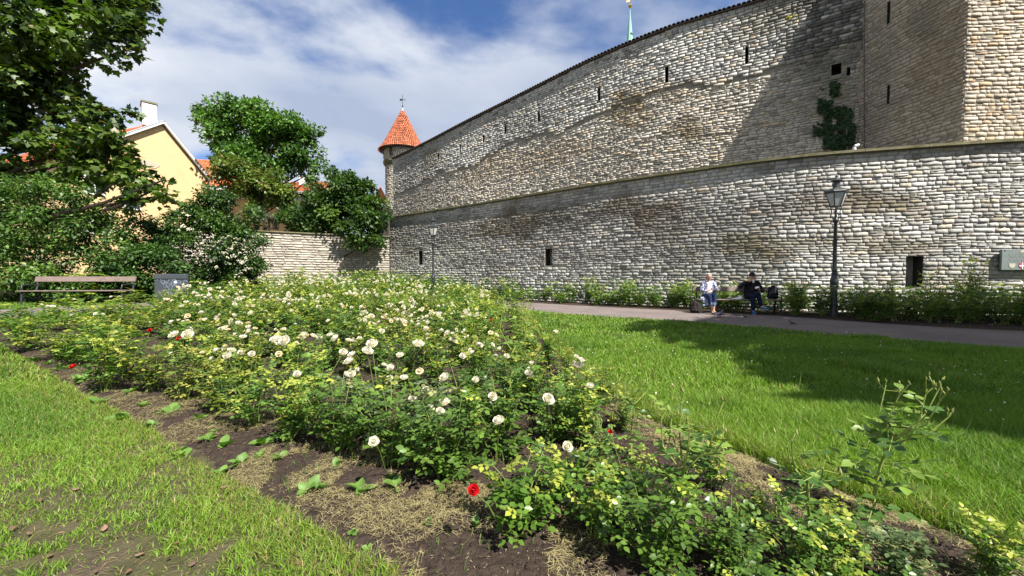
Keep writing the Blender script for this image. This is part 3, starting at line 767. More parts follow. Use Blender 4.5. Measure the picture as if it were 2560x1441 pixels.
def hp(u, v, z): q = pk[:2] + gd * u + rd * v; return (q[0], q[1], z)
Lh = 17.0
poly = [hp(-half_l, 0, 0), hp(half_r, 0, 0), hp(half_r, 0, zEv), hp(0, 0, pk[2] - .15), hp(-half_l, 0, zEl)]
MB().prism(poly, (0, 0, 0), tuple(rd * Lh) + (0,)).build('wall', M['plaster'], root)
tiled_roof('roof_tiles', hp(-half_l - .35, -.15, zEl - .28), hp(-half_l - .35, Lh, zEl - .28), hp(0, Lh, pk[2] + .05), hp(0, -.15, pk[2] + .05), root, 26, 66, 3)
tiled_roof('roof_tiles', hp(half_r + .35, -.15, zEv - .45), hp(half_r + .35, Lh, zEv - .45), hp(0, Lh, pk[2] + .05), hp(0, -.15, pk[2] + .05), root, 26, 66, 4)
for sgn, hw_, ze in ((-1, half_l, zEl), (1, half_r, zEv)):
    e = hp(sgn * (hw_ + .38), -.2, ze - (.28 if sgn < 0 else .45)); t_ = hp(0, -.2, pk[2] + .06)
    MB().bar(e, t_, .30, .20).build('verge_board', M['white_wash'], root)
    e2 = (e[0], e[1], e[2] + .16); t2 = (t_[0], t_[1], t_[2] + .16)
    MB().bar(e2, t2, .34, .08).build('verge_flashing', M['zinc'], root)
cpt = hp(-.55, .75, pk[2] - .5); box_chimney(root, cpt, .95, 1.45, 1.95, math.atan2(gd[1], gd[0]) - R(25))
cpt = hp(-1.0, 9.5, pk[2] - .9); box_chimney(root, cpt, .9, 1.2, 1.7, math.atan2(gd[1], gd[0]))
q = at(372, 411, D_H - .35); 
def gable_point(px, py):
    r = ray(px, py); nrm = np.array((-rd[0], -rd[1])); t = np.dot(pk[:2] - 0.0, nrm) / np.dot(r[:2], nrm); return np.array((0, 0, EYE)) + r * t
p = gable_point(372, 411)
vs = [(p[0] + gd[0] * .75 * math.cos(a) * (1 + .2 * math.sin(3 * a)) - rd[0] * .02, p[1] + gd[1] * .75 * math.cos(a) * (1 + .2 * math.sin(3 * a)) - rd[1] * .02, p[2] + .36 * math.sin(a) * (1 + .25 * math.cos(2 * a))) for a in np.linspace(0, 2 * math.pi, 18, endpoint=False)]
MB().prism(vs, (0, 0, 0), (-rd[0] * .012, -rd[1] * .012, 0)).build('plaster_patch', M['plaster_pale'], root)
def house_window(root, p, u, w, h, n):
    u = Vector((u[0], u[1], 0)); n = Vector((n[0], n[1], 0)); Mx = Matrix((u, n, Vector((0, 0, 1)))).transposed()
    p = Vector([float(c_) for c_ in p])
    f = MB().box(p + n * .03, (w + .22, .12, h + .22), M=Mx).build('window', M['white_wash'], root)
    for sx in (-1, 1):
        for sz in (-1, 1): MB().box(p + n * .085 + u * (sx * w * .26) + Vector((0, 0, sz * h * .26)), (w * .44, .03, h * .44), M=Mx).build('pane', M['glass'], f)
for px_, py_ in ((235, 460), (330, 500), (250, 560)):
    house_window(root, gable_point(px_, py_), gd, 1.0, 1.5, -rd)
MB().bar(hp(half_r + .30, .05, zEv - .5), hp(half_r + .30, .05, .2), .10, .10).build('downpipe', M['zinc'], root)

# rear wing: long yellow range with orange roof behind the gable house
def range_house(name, label, pL, pR, zeave, zridge, deep, seed, chims=(), base=(0.50, 0.125, 0.045), windows=(), fill='plaster'):
    root = empty(name, label=label, cat='house'); pL = np.array(pL[:2]); pR = np.array(pR[:2]); u = pR - pL; L = np.linalg.norm(u); u /= L; n = np.array((-u[1], u[0]))
    def q(a, b, z): v = pL + u * a + n * b; return (v[0], v[1], z)
    MB().prism([q(0, 0, 0), q(0, deep, 0), q(0, deep, zeave), q(0, deep / 2, zridge - .1), q(0, 0, zeave)], (0, 0, 0), tuple(u * L) + (0,)).build('wall', M[fill], root)
    tiled_roof('roof_tiles', q(-.2, -.4, zeave - .2), q(L + .2, -.4, zeave - .2), q(L + .2, deep / 2, zridge + .05), q(-.2, deep / 2, zridge + .05), root, 22, int(L / .32), seed, base)
    tiled_roof('roof_tiles', q(-.2, deep + .4, zeave - .2), q(L + .2, deep + .4, zeave - .2), q(L + .2, deep / 2, zridge + .05), q(-.2, deep / 2, zridge + .05), root, 12, int(L / .7), seed + 1, base)
    MB().bar(q(-.2, -.25, zeave - .32), q(L + .2, -.25, zeave - .32), .35, .42).build('cornice', M['white_wash'], root)
    MB().bar(q(-.2, -.46, zeave - .08), q(L + .2, -.46, zeave - .08), .14, .12).build('gutter', M['zinc'], root)
    for (a, b, zc, w, h) in chims: box_chimney(root, q(a, b, zc), w, w * .9, h, math.atan2(u[1], u[0]))
    for (a, z) in windows: house_window(root, q(a, -.01, z), u, 1.0, 1.5, -n)
    return root
D2 = 46.0
pL, pR = at(440, 460, D2 + 1), at(640, 470, D2 + 3)
zE2 = float(at(520, 462, D2 + 1)[2]); zR2 = float(at(480, 396, D2 + 4)[2])
range_house('yellow_house', 'yellow wing with orange roof and small white chimney behind the leafy maple', pL, pR, zE2, zR2, 7.5, 13,
            chims=((4.4, 1.9, zE2 + 1.2, 1.15, 2.35),), windows=((4.0, zE2 - 2.6), (7.5, zE2 - 2.6)))
pL, pR = at(545, 478, 40), at(760, 520, 42)
range_house('yellow_annex', 'low yellow annex with a flat parapet behind the maple trunk', pL, pR, float(at(560, 474, 40)[2]) - .4, float(at(560, 474, 40)[2]) + .2, 3.0, 23, base=(.30, .10, .05))
pL, pR = at(700, 478, 62), at(800, 478, 62)
zz3 = float(at(740, 480, 62)[2])
range_house('far_house', 'distant house with bright orange roof and white chimney between the two trees', pL, pR, zz3, zz3 + 2.2, 6.0, 33, chims=((2.6, 2.6, zz3 + 1.4, 1.3, 1.5),))

# ------------------------------------------------------------------ garden wall on the left, at right angles to the retaining wall
root = empty('garden_wall', label='pale low limestone garden wall with thin coping under the overhanging bush', cat='stone wall')
gw = Path(np.array([(-20.5, 22.9), (-15.9, 25.3), (-13, 26.9), (-8.95, 28.55)]))
Z_GW = 4.22
backing(gw, -.2, lambda s_: Z_GW, [], .5, .4, root)
def col_gw(s_, z, g):
    n = n2(s_, z, .7, 4, 83.); C = np.array((0.42, 0.375, 0.305))[None] * (.75 + .42 * n + g.normal(0, .10, len(s_)))[:, None]
    low_ = S((1.9 - z) / 1.5); return C * (1 + .22 * low_)[:, None]
stone_wall(gw, .1, lambda s_: Z_GW - .01, [], root, (.15, .20), (.35, .95), (.02, .05), col_gw, 300, seed=19, rough=.45, warp=.012)
t = 0
while t < gw.L - .1:
    l = min(random.uniform(.8, 1.3), gw.L - t); mb = MB(); vs = []
    for s_ in (t + .005, t + l - .005):
        for o_, zz_ in ((.13, 0), (.13, .07), (-.5, .07), (-.5, 0)): vs.append(gw.pos(np.array(s_), Z_GW + .004 + zz_, np.array(o_)))
    mb.add(vs, [(0, 1, 2, 3), (7, 6, 5, 4)] + [(j, 4 + j, 4 + (j + 1) % 4, (j + 1) % 4) for j in range(4)]).build('coping_slab', M['coping'], root); t += l
# ------------------------------------------------------------------ foliage
OVAL_V = np.array([(0, 0, 0), (-.30, .42, .07), (0, .46, 0), (.30, .42, .07), (0, 1.0, -.06)])
OVAL_F = np.array([(0, 2, 1), (0, 3, 2), (1, 2, 4), (2, 3, 4)])
mp = [(0, 0), (.50, .04), (.40, .28), (.62, .52), (.28, .55), (.0, 1.0), (-.28, .55), (-.62, .52), (-.40, .28), (-.50, .04)]
MAPLE_V = np.array([(0, .38, 0)] + [(x, y, .10 * abs(x) - .12 * y * y) for x, y in mp])
MAPLE_F = np.array([(0, 1 + i, 1 + (i + 1) % 10) for i in range(10)])
NARROW_V = OVAL_V * np.array((.7, 1.15, 1.0))

def leaf_cloud(P, Y, Nn, size, C, TV, TF):
    """leaves at P with long axis Y, face normal near Nn"""
    Y = Y / np.linalg.norm(Y, axis=1)[:, None]
    X = np.cross(Y, Nn); X /= np.linalg.norm(X, axis=1)[:, None] + 1e-9; Z = np.cross(X, Y)
    V = P[:, None, :] + size[:, None, None] * (TV[None, :, 0, None] * X[:, None] + TV[None, :, 1, None] * Y[:, None] + TV[None, :, 2, None] * Z[:, None])
    k = len(TV); F = TF[None] + (np.arange(len(P)) * k)[:, None, None]
    return V.reshape(-1, 3), F.reshape(-1, TF.shape[1]), np.repeat(C[:, None], k, 1).reshape(-1, 3)

def foliage(clumps, n, size, g, c_dark, c_light, TV=OVAL_V, TF=OVAL_F, droop=.35, flat=.75, tint=None, tint_p=0.0, fill=.5):
    """leaves spread through many uneven clumps: (centre, radius)"""
    cen = np.array([c[0] for c in clumps]); rad = np.array([c[1] for c in clumps], float)
    w = rad ** 2.2; idx = g.choice(len(clumps), n, p=w / w.sum())
    d = g.normal(size=(n, 3)); d /= np.linalg.norm(d, axis=1)[:, None]
    rr = g.random(n) ** fill; wob = .75 + .5 * vnoise(d * 2.2 + idx[:, None] * 7.1)
    P = cen[idx] + d * (rad[idx] * rr * wob)[:, None] * np.array((1, 1, flat))
    P += (np.stack([vnoise(P * 2.1 + 5), vnoise(P * 2.1 + 55), vnoise(P * 2.1 + 105)], 1) - .5) * .35 * rad[idx][:, None]
    Y = d * .8 + g.normal(0, .55, (n, 3)); Y[:, 2] -= droop
    Nn = g.normal(0, .42, (n, 3)) + d * .35; Nn[:, 2] += .9
    sz = size * g.uniform(.65, 1.3, n)
    kc = g.normal(0, .16, len(clumps))
    k = np.clip(-.05 + .95 * fbm(P * .9, 2) + kc[idx] + g.normal(0, .20, n), 0, 1)[:, None]
    C = np.array(c_dark) * (1 - k) + np.array(c_light) * k
    if tint is not None:
        m = (g.random(n) < tint_p) ; C = np.where(m[:, None], np.array(tint) * g.uniform(.6, 1.2, (n, 1)), C)
    return leaf_cloud(P, Y, Nn, sz, C, TV, TF)

def split_clumps(big, g, per=9, k=.45):
    """break each (centre, radius) lobe into smaller clumps on its shell so that gaps and an uneven outline remain"""
    out = []
    for c, r in big:
        for _ in range(per):
            d = g.normal(size=3); d /= np.linalg.norm(d); out.append((np.array(c) + d * r * g.uniform(.35, .85) * np.array((1, 1, .85)), r * k * g.uniform(.6, 1.2)))
    return out

def limbs(mb, base, top, clumps, g, r0, every=2, maxn=40):
    """trunk and boughs that reach the clumps"""
    base, top = np.array(base, float), np.array(top, float); n = 7
    pts = [base + (top - base) * t + g.normal(0, .03, 3) * np.linalg.norm(top - base) * (.5 if 0 < t < 1 else 0) * np.array((1, 1, 0)) for t in np.linspace(0, 1, n)]
    mb.tube(pts, [r0 * (1.25 if i == 0 else 1 - .6 * i / (n - 1)) for i in range(n)], 9)
    cl = list(clumps); g.shuffle(cl) if False else None
    for c, r in cl[::every][:maxn]:
        c = np.array(c); t = np.clip((c[2] - base[2]) / (top[2] - base[2] + 1e-6) * .75, .25, .98); a = base + (top - base) * t
        m = (a + c) / 2 + np.array((0, 0, -.12 * np.linalg.norm(c - a))) + g.normal(0, .05, 3) * np.linalg.norm(c - a)
        q = [a * (1 - u) ** 2 + 2 * m * u * (1 - u) + c * u * u for u in np.linspace(0, 1, 6)]
        rb = r0 * (1 - .6 * t) * .42
        mb.tube(q, [rb * (1 - .85 * u) + .008 for u in np.linspace(0, 1, 6)], 5)

def tree(name, label, cat, base, top, big, n, size, seed, dark, light, r0=.25, per=9, k=.45, TV=OVAL_V, TF=OVAL_F, group=None, tint=None, tint_p=0, every=3, maxn=40, droop=.35, flat=.8, fill=.5, crown='crown', extra=None):
    g = np.random.default_rng(seed); base = np.array(base, float)
    root = empty(name, base, label=label, cat=cat, group=group)
    cl = split_clumps(big, g, per, k)
    mb = MB(); limbs(mb, base, top, cl, g, r0, every, maxn)
    if extra is not None: extra(mb)
    o = mb.build('trunk', M['bark'], root, smooth=True); o.location = -base
    V, F, C = foliage(cl, n, size, g, dark, light, TV, TF, droop, flat, tint, tint_p, fill)
    o = link(crown, np_mesh('crown', V - base, [F], M['leaf'], C, smooth=True), root); o['kind'] = 'stuff'
    return root, cl, g

# big maple reaching in from the left
def pix(lst): return [(at(x, y, d), r * d / FOC) for x, y, r, d in lst]
big = pix([(70, 190, 80, 13.2), (170, 180, 36, 13.4), (40, 330, 60, 13.5), (110, 350, 60, 13.4), (200, 390, 60, 13.2), (250, 320, 55, 13.1), (285, 345, 50, 13.0), (340, 460, 45, 12.8), (60, 40, 105, 13.0), (175, 35, 95, 13.4), (275, 55, 80, 12.8), (325, 110, 42, 12.6), (295, 150, 32, 12.6), (235, 110, 60, 13.2), (120, 120, 85, 13.0), (30, 150, 90, 12.8),
           (60, 225, 75, 13.2), (140, 225, 60, 13.5), (15, 285, 60, 13.0), (115, 280, 60, 13.8), (215, 285, 50, 13.4), (270, 300, 44, 13.0), (325, 285, 18, 12.9), (235, 345, 60, 13.2), (160, 350, 60, 13.6), (60, 300, 50, 13.4),
           (300, 375, 48, 13.0), (265, 425, 55, 13.0), (180, 420, 55, 13.4), (330, 430, 45, 12.8), (385, 470, 34, 12.6), (60, 400, 30, 13.4), (350, 490, 36, 12.6), (415, 500, 30, 12.4), (100, 440, 40, 13.6), (425, 455, 16, 12.4), (20, 350, 28, 13.2),
           (-90, 60, 150, 13.5), (-110, 260, 140, 13.5), (-100, 420, 110, 13.8), (150, -70, 130, 13.5), (-20, -120, 170, 14.0), (290, -40, 90, 13.2), (-250, 150, 200, 14.5), (200, -220, 180, 14.0)])
tb = np.array((-21.5, 15.0, .42))
tree('maple_tree', 'large dark maple whose branches reach in over the long bench and shrubs', 'tree', tb, tb + np.array((.6, -.2, 14.0)), big, 28000, .19, 21, (0.008, 0.024, 0.006), (0.115, 0.185, 0.020), r0=.38, per=8, k=.47,
     TV=MAPLE_V, TF=MAPLE_F, every=19, maxn=16, droop=.5, tint=(0.17, 0.16, 0.03), tint_p=.05)

# maple in front of the yellow house
D = 38.0
big = pix([(560, 285, 55, D), (610, 275, 55, D), (510, 290, 34, D), (650, 290, 55, D), (690, 310, 60, D), (740, 320, 50, D + 1), (590, 330, 70, D), (650, 350, 75, D), (540, 335, 34, D), (720, 370, 60, D + 1), (775, 340, 30, D + 1),
           (770, 400, 45, D + 1), (640, 400, 70, D), (700, 420, 50, D), (780, 450, 24, D + 1), (600, 395, 55, D), (800, 330, 16, D + 1), (500, 275, 20, D), (560, 375, 45, D)])
tb = at(683, 690, D); tb[2] = .42
tree('maple_tree', 'tall bright green tree standing before the yellow houses', 'tree', tb, at(650, 330, D), big, 24000, .34, 22, (0.030, 0.080, 0.014), (0.15, 0.29, 0.045), r0=.42, per=9, k=.46, every=5, maxn=30, tint=(0.09, .10, .03), tint_p=.04,
     extra=lambda mb: (mb.tube([at(690, 560, D), at(655, 520, D), at(630, 480, D), at(615, 440, D)], [.3, .24, .18, .1], 7), mb.tube([at(688, 575, D), at(700, 500, D), at(720, 440, D)], [.3, .2, .1], 7)))
D = 34.0
big = pix([(575, 425, 50, D), (630, 440, 60, D), (690, 450, 50, D), (600, 475, 45, D), (660, 490, 50, D), (720, 480, 36, D), (560, 400, 30, D), (700, 520, 40, D), (640, 530, 34, D)])
tb = at(640, 690, D); tb[2] = .42
tree('elder_tree', 'yellowish green smaller tree growing below the tall maple', 'tree', tb, at(650, 450, D), big, 11000, .30, 23, (0.045, 0.085, 0.015), (0.20, 0.27, 0.045), r0=.26, per=8, k=.48, every=5, tint=(0.15, 0.085, 0.03), tint_p=.13)

# evergreen overhanging the garden wall
D = 28.0
big = pix([(840, 470, 60, D), (900, 490, 50, D), (790, 500, 55, D), (850, 540, 75, D), (920, 540, 48, D - .6), (760, 550, 50, D), (800, 570, 55, D), (890, 585, 45, D - 1.2), (940, 570, 32, D - 1.2), (720, 555, 34, D), (850, 440, 32, D), (880, 460, 30, D), (930, 510, 30, D - .8), (905, 610, 24, D - 1.6), (700, 545, 22, D - 1.5), (955, 555, 30, D - 1.0), (945, 515, 34, D - .6), (945, 600, 26, D - 1.5), (915, 470, 30, D)])
tb = np.array((-13.4, 28.6, .42))
tree('evergreen_tree', 'dense dark glossy evergreen hanging over the pale garden wall', 'tree', tb, at(850, 470, D + .5), big, 25000, .23, 24, (0.018, 0.046, 0.012), (0.10, 0.175, 0.028), r0=.25, per=9, k=.5, every=6, droop=.15)

# shrubs behind the bench
def shrub(name, label, lst, n, size, seed, dark, light, base_px, d, **kw):
    b = at(base_px, 760, d); b[2] = float(gz(b[0], b[1])); big = pix(lst)
    tp = np.mean([c for c, r in big], 0)
    return tree(name, label, 'shrub', b, tp, big, n, size, seed, dark, light, r0=.07, per=kw.pop('per', 8), k=kw.pop('k', .5), every=4, maxn=26, crown='foliage', **kw)
D = 12.9
shrub('lilac_shrub', 'pale grey green lilac like shrub behind the long wooden bench', [(40, 480, 70, D), (120, 470, 55, D), (200, 500, 60, D), (60, 560, 90, D), (160, 570, 80, D), (250, 560, 60, D), (30, 640, 80, D), (120, 650, 80, D), (220, 640, 70, D), (300, 590, 50, D), (-60, 520, 90, D), (-80, 640, 90, D), (300, 530, 35, D + .5), (-140, 720, 90, D), (40, 720, 70, D + .4), (160, 720, 70, D + .4), (250, 700, 60, D + .5), (90, 690, 70, D + .2), (-20, 700, 70, D + .2)],
      32000, .115, 31, (0.030, 0.078, 0.014), (0.185, 0.30, 0.055), 110, D)
D = 13.0
shrub('leafy_shrub', 'dark leafy shrub between the bench and the slate panel', [(330, 640, 60, D), (380, 600, 50, D + .8), (300, 680, 50, D), (400, 660, 60, D), (360, 700, 55, D), (270, 690, 40, D), (430, 710, 45, D), (350, 560, 36, D + 1), (240, 720, 40, D), (180, 735, 40, D), (300, 735, 45, D), (380, 740, 45, D), (110, 740, 40, D)], 19000, .11, 32, (0.018, 0.048, 0.011), (0.085, 0.17, 0.03), 350, D + .3)
D = 15.2
rt, cl, g = shrub('flowering_shrub', 'tall dark green shrub with white flower clusters beside the garden wall', [(500, 530, 55, D), (560, 520, 55, D), (620, 560, 55, D), (470, 580, 60, D), (540, 590, 75, D), (610, 620, 65, D), (640, 660, 40, D), (450, 650, 60, D), (530, 670, 75, D), (600, 690, 60, D), (660, 600, 26, D), (440, 540, 30, D + .5), (420, 600, 40, D), (530, 485, 30, D), (480, 720, 60, D), (590, 730, 60, D)],
                  25000, .12, 33, (0.016, 0.044, 0.010), (0.085, 0.165, 0.025), 540, D)
# its white flower clusters
g = np.random.default_rng(77)
fm = []
for v_ in range(3):
    mb = MB()
    for _ in range(16):
        d = Vector(g.normal(size=3)).normalized(); p = Vector((d.x * .085, d.y * .085, abs(d.z) * .05)); mb.lathe([(.004, -.012), (.024, 0), (.014, .014), (.002, .018)], 5, c=p)
    fm.append(mb.mesh('flower_cluster', M['petal']))
spots = [(600, 635), (585, 620), (575, 605), (560, 598), (545, 610), (530, 600), (590, 650), (605, 660), (612, 672), (600, 676), (540, 625), (525, 632), (555, 640), (570, 640), (470, 614), (485, 610), (455, 618), (498, 618), (478, 625), (540, 660), (520, 645), (470, 575), (480, 560), (490, 585), (440, 540), (460, 545), (545, 612), (565, 620), (505, 600), (598, 600), (530, 617), (515, 610), (475, 545), (455, 590), (590, 590), (625, 640), (600, 690), (580, 665), (500, 640), (445, 575)]
for i, (x, y) in enumerate(spots + spots[:24]):
    p = at(x + g.normal(0, 9), y + g.normal(0, 7), 15.2 - .98 + g.uniform(-.12, .25))
    o = link('flower_cluster', fm[i % 3], rt, loc=p - np.array(rt.location), rot=(g.uniform(.3, 1.3), 0, g.uniform(0, 6.3)), scale=float(g.uniform(.6, 1.0))); o['kind'] = 'stuff'

# tree outside the frame on the right that shades lawn, path and plants
SHADE = [((13.2, -2.6, 0), [((9.9, -2.6, 11), 1.1), ((10.8, -2.4, 11.4), 2.0), ((13.2, -3.4, 12), 2.6), ((12.0, -1.2, 10.8), 2.2), ((14.8, -1.4, 11.6), 2.5), ((11.0, -.6, 9.8), 1.7)]),
         ((13.6, 2.0, 0), [((10.0, .8, 11), 1.5), ((10.3, 2.6, 11), 1.7), ((12.0, 1.4, 12), 2.4), ((12.4, 3.8, 10.6), 1.9), ((14.4, 2.6, 11.8), 2.6), ((15.2, .6, 11), 2.4), ((11.6, 4.4, 9.9), 1.3), ((10.0, 4.0, 10), 1.0)]),
         ((18.6, 1.6, 0), [((17.0, 4.2, 10.5), 1.9), ((17.6, 2.0, 11.6), 2.6), ((19.8, 3.4, 10.6), 2.4), ((18.2, -.8, 12), 2.6), ((15.0, 4.8, 10.0), 1.5), ((21.6, 2.0, 11), 2.6), ((14.0, 5.0, 9.6), 1.2), ((12.9, 6.9, 10.0), 1.1), ((14.3, 6.4, 9.8), 1.3), ((16.0, 6.0, 9.6), 1.4), ((18.0, 5.5, 9.4), 1.5)])]
for i, (tb, big) in enumerate(SHADE):
    tree('lime_tree', ['broad lime tree shading the near lawn', 'broad lime tree shading the middle of the lawn and the bench end', 'broad lime tree shading the path and the plants below the plaque'][i], 'tree', tb, (tb[0], tb[1], 12.0), big, 7000, .52, 51 + i, (0.02, 0.05, 0.01), (0.09, 0.17, 0.03), r0=.4, per=11, k=.52, every=6, group='lime trees beside the lawn')

# ivy on the shaded end of the town wall
g = np.random.default_rng(91)
root = empty('ivy', label='dark ivy climbing the shaded corner of the town wall', cat='ivy')
pts = []
for (x0, x1, y0, y1, n) in ((2045, 2080, 250, 285, 220), (2060, 2082, 280, 372, 420), (2085, 2132, 268, 320, 520), (2095, 2135, 315, 372, 620), (2060, 2105, 340, 372, 260), (2075, 2098, 205, 240, 110), (2050, 2072, 215, 222, 40), (2090, 2120, 355, 374, 200), (2036, 2062, 312, 340, 150)):
    for _ in range(n):
        x, y = g.uniform(x0, x1) + g.normal(0, 1.6), g.uniform(y0, y1) + g.normal(0, 2.5)
        if vnoise(np.array([[x * .06, y * .06, 3.]]))[0] < .24: continue
        s_, z = upp.hit(x, min(y, 376)); pts.append((s_, z))
pts = np.array(pts); nn = upp.nrm(pts[:, 0]); P = upp.pos(pts[:, 0], pts[:, 1], g.uniform(.05, .13, len(pts)))
N3 = np.column_stack([nn, np.full(len(pts), .5)]) + g.normal(0, .35, (len(pts), 3)); Y = np.column_stack([g.normal(0, .5, (len(pts), 2)), np.full(len(pts), -.8)])
C = np.array((0.012, 0.035, 0.008)) * g.uniform(.6, 1.0, (len(pts), 1)) + np.array((0.03, 0.07, 0.012)) * g.random((len(pts), 1))
V, F, C = leaf_cloud(P, Y, N3, g.uniform(.07, .125, len(pts)), C, MAPLE_V, MAPLE_F)
o = link('foliage', np_mesh('ivy', V, [F], M['leaf'], C), root); o['kind'] = 'stuff'
mb = MB()
for x in (2068, 2095, 2108, 2120):
    q = [];
    for y in (376, 340, 300, 262):
        s_, z = upp.hit(x + (y - 340) * .1 * math.sin(x), y); q.append(upp.pos(np.array(s_), z, np.array(.10)))
    mb.tube(q, [.03, .025, .018, .01], 5)
mb.build('stem', M['bark'], root)
# yellow wallflower tuft high on the town wall
root = empty('wallflower', label='small yellow flowering tuft growing high on the town wall', cat='plant'); mb = MB(); mb2 = MB()
for x, y in ((1970, 52), (1977, 54), (1982, 50), (1990, 50), (1974, 57), (1966, 55)):
    s_, z = upp.hit(x, y); p = upp.pos(np.array(s_), z, np.array(.32)); mb.lathe([(.01, -.04), (.05, 0), (.01, .04)], 6, c=p); mb2.tube([upp.pos(np.array(s_), z - .18, np.array(.12)), p], .012, 4)
mb.build('blossom', material('yellow_petal', (.62, .55, .03), .6, trans=.2), root); mb2.build('stem', M['rose_stem'], root)
# ------------------------------------------------------------------ benches
def make_bench(name, loc, rz, label):
    """origin on the ground at the middle of the seat's front edge; seat runs along x, back towards +y"""
    root = empty(name, loc, rz, label=label, cat='bench', group='park benches'); L = 2.66
    for sx in (-1, 1):
        x = sx * (L / 2 - .06); mb = MB()
        mb.tube([(x, -.02, 0), (x, 0, .22), (x, .02, .44)], .028, 8); mb.tube([(x, .50, 0), (x, .44, .22), (x, .40, .44)], .028, 8)
        mb.bar((x, -.04, .445), (x, .46, .445), .05, .05); mb.tube([(x, .42, .44), (x, .47, .66), (x, .54, .92)], .026, 8)
        mb.tube([(x, 0, .44), (x, -.01, .58), (x, .04, .655), (x, .25, .67), (x, .47, .66)], .022, 8)
        mb.tube([(x, .01, .20), (x, .25, .27), (x, .46, .20)], .016, 6)
        mb.box((x, -.02, .012), (.09, .12, .024), bev=.006); mb.box((x, .50, .012), (.09, .12, .024), bev=.006)
        mb.build('side_frame', M['iron'], root, smooth=True)
    for y, z in ((.0, .482), (.13, .478), (.26, .474), (.385, .474)):
        MB().box((0, y, z), (L, .112, .034), bev=.008).build('seat_slat', M['wood'], root)
    th = R(-16)
    Mx = Matrix.Rotation(th, 3, 'X')
    MB().box((0, .485, .83), (L, .034, .17), M=Mx, bev=.008).build('back_plank', M['wood'], root)
    MB().tube([(-L / 2 + .06, .22, .25), (L / 2 - .06, .22, .25)], .014, 6).build('stretcher', M['iron'], root)
    return root
bl, br = at(1745, 783, 13.35), at(1958, 787, 12.85)
bx_dir = np.array((br[0] - bl[0], br[1] - bl[1])); bx_dir /= np.linalg.norm(bx_dir)
BN = np.array((-bx_dir[1], bx_dir[0]))                 # bench back direction
BC = np.array(((bl[0] + br[0]) / 2, (bl[1] + br[1]) / 2)) ; BRZ = math.atan2(bx_dir[1], bx_dir[0])
make_bench('park_bench', (BC[0], BC[1], 0.022), BRZ, 'wooden bench with black iron frame where two people sit by the wall')
def on_bench(a, b, z):                                  # a along from the middle, b towards the back
    q = BC + bx_dir * a + BN * b; return np.array((q[0], q[1], z + .022))
q = at(181, 735, 11.5)
make_bench('park_bench', (q[0], q[1], float(gz(q[0], q[1])) - .03), R(10), 'empty wooden bench with black iron frame in front of the shrubs')

# ------------------------------------------------------------------ lamp posts
def make_lamp(loc, rz, label):
    root = empty('lamp_post', loc, rz, label=label, cat='lamp post', group='old street lamps')
    prof = [(.16, 0), (.16, .10), (.105, .16), (.095, .30), (.088, .95), (.115, .97), (.115, 1.01), (.088, 1.03), (.10, 1.07), (.118, 1.12), (.11, 1.20), (.075, 1.30), (.062, 1.36), (.085, 1.38), (.085, 1.41), (.062, 1.43), (.066, 1.50), (.080, 1.52), (.060, 1.54), (.058, 1.6), (.047, 3.02), (.062, 3.04), (.085, 3.08), (.085, 3.11), (.06, 3.15), (.045, 3.20)]
    MB().lathe(prof, 14).build('post', M['lamp_iron'], root, smooth=True)
    z0, z1, r0, r1 = 3.54, 3.97, .145, .285; n = 6
    cr = MB()
    for k_ in range(4):
        a = R(45 + 90 * k_); cr.tube([(.05 * math.cos(a), .05 * math.sin(a), 3.13), (.13 * math.cos(a), .13 * math.sin(a), 3.22), (.10 * math.cos(a), .10 * math.sin(a), 3.36), (r0 * .95 * math.cos(a), r0 * .95 * math.sin(a), z0)], .014, 6)
    cr.lathe([(.02, 0), (.035, .02), (.03, .25), (.045, .28)], 8, c=(0, 0, 3.18)); cr.build('cradle', M['lamp_iron'], root, smooth=True)
    fr = MB(); P0 = []; P1 = []
    for k_ in range(n):
        a = R(60 * k_ + 30); P0.append((r0 * math.cos(a), r0 * math.sin(a), z0)); P1.append((r1 * math.cos(a), r1 * math.sin(a), z1))
    for k_ in range(n):
        j = (k_ + 1) % n; fr.bar(P0[k_], P1[k_], .028, .028); fr.bar(P0[k_], P0[j], .030, .035); fr.bar(P1[k_], P1[j], .035, .045)
    fr.lathe([(r0 * .97, 0), (r0 * .97, .02)], 6, c=(0, 0, z0 - .012), a0=R(30)); fr.build('lantern_frame', M['lamp_iron'], root)
    for k_ in range(n):
        j = (k_ + 1) % n; c_ = 0.985
        qv = [Vector(P0[k_]), Vector(P0[j]), Vector(P1[j]), Vector(P1[k_])]; cen = sum(qv, Vector()) / 4
        nn = (qv[1] - qv[0]).cross(qv[3] - qv[0]).normalized()
        vs = [cen + (v - cen) * .93 - nn * .004 for v in qv]
        MB().prism(vs, (0, 0, 0), nn * .006).build('pane', M['pane'], root)
    MB().lathe([(r1 + .035, 0), (r1 + .02, .035), (.20, .10), (.15, .13)], 6, c=(0, 0, z1 + .022), a0=R(30)).build('hood', M['lamp_iron'], root)
    MB().lathe([(.105, 0), (.10, .05), (.085, .20), (.15, .235), (.15, .25), (.06, .31), (.035, .36), (.05, .385), (.02, .42), (.006, .50)], 12, c=(0, 0, z1 + .14)).build('chimney_cap', M['lamp_iron'], root, smooth=True)
    return root
p = at(2084, 760, 12.35); make_lamp((p[0], p[1], 0), .15, 'black lamp post rising from dark plants right beside the retaining wall bench')
p = at(1083, 690, 21.6); make_lamp((p[0], p[1], float(gz(p[0], p[1])) - .05), .4, 'distant black lamp post near the corner of the retaining wall')

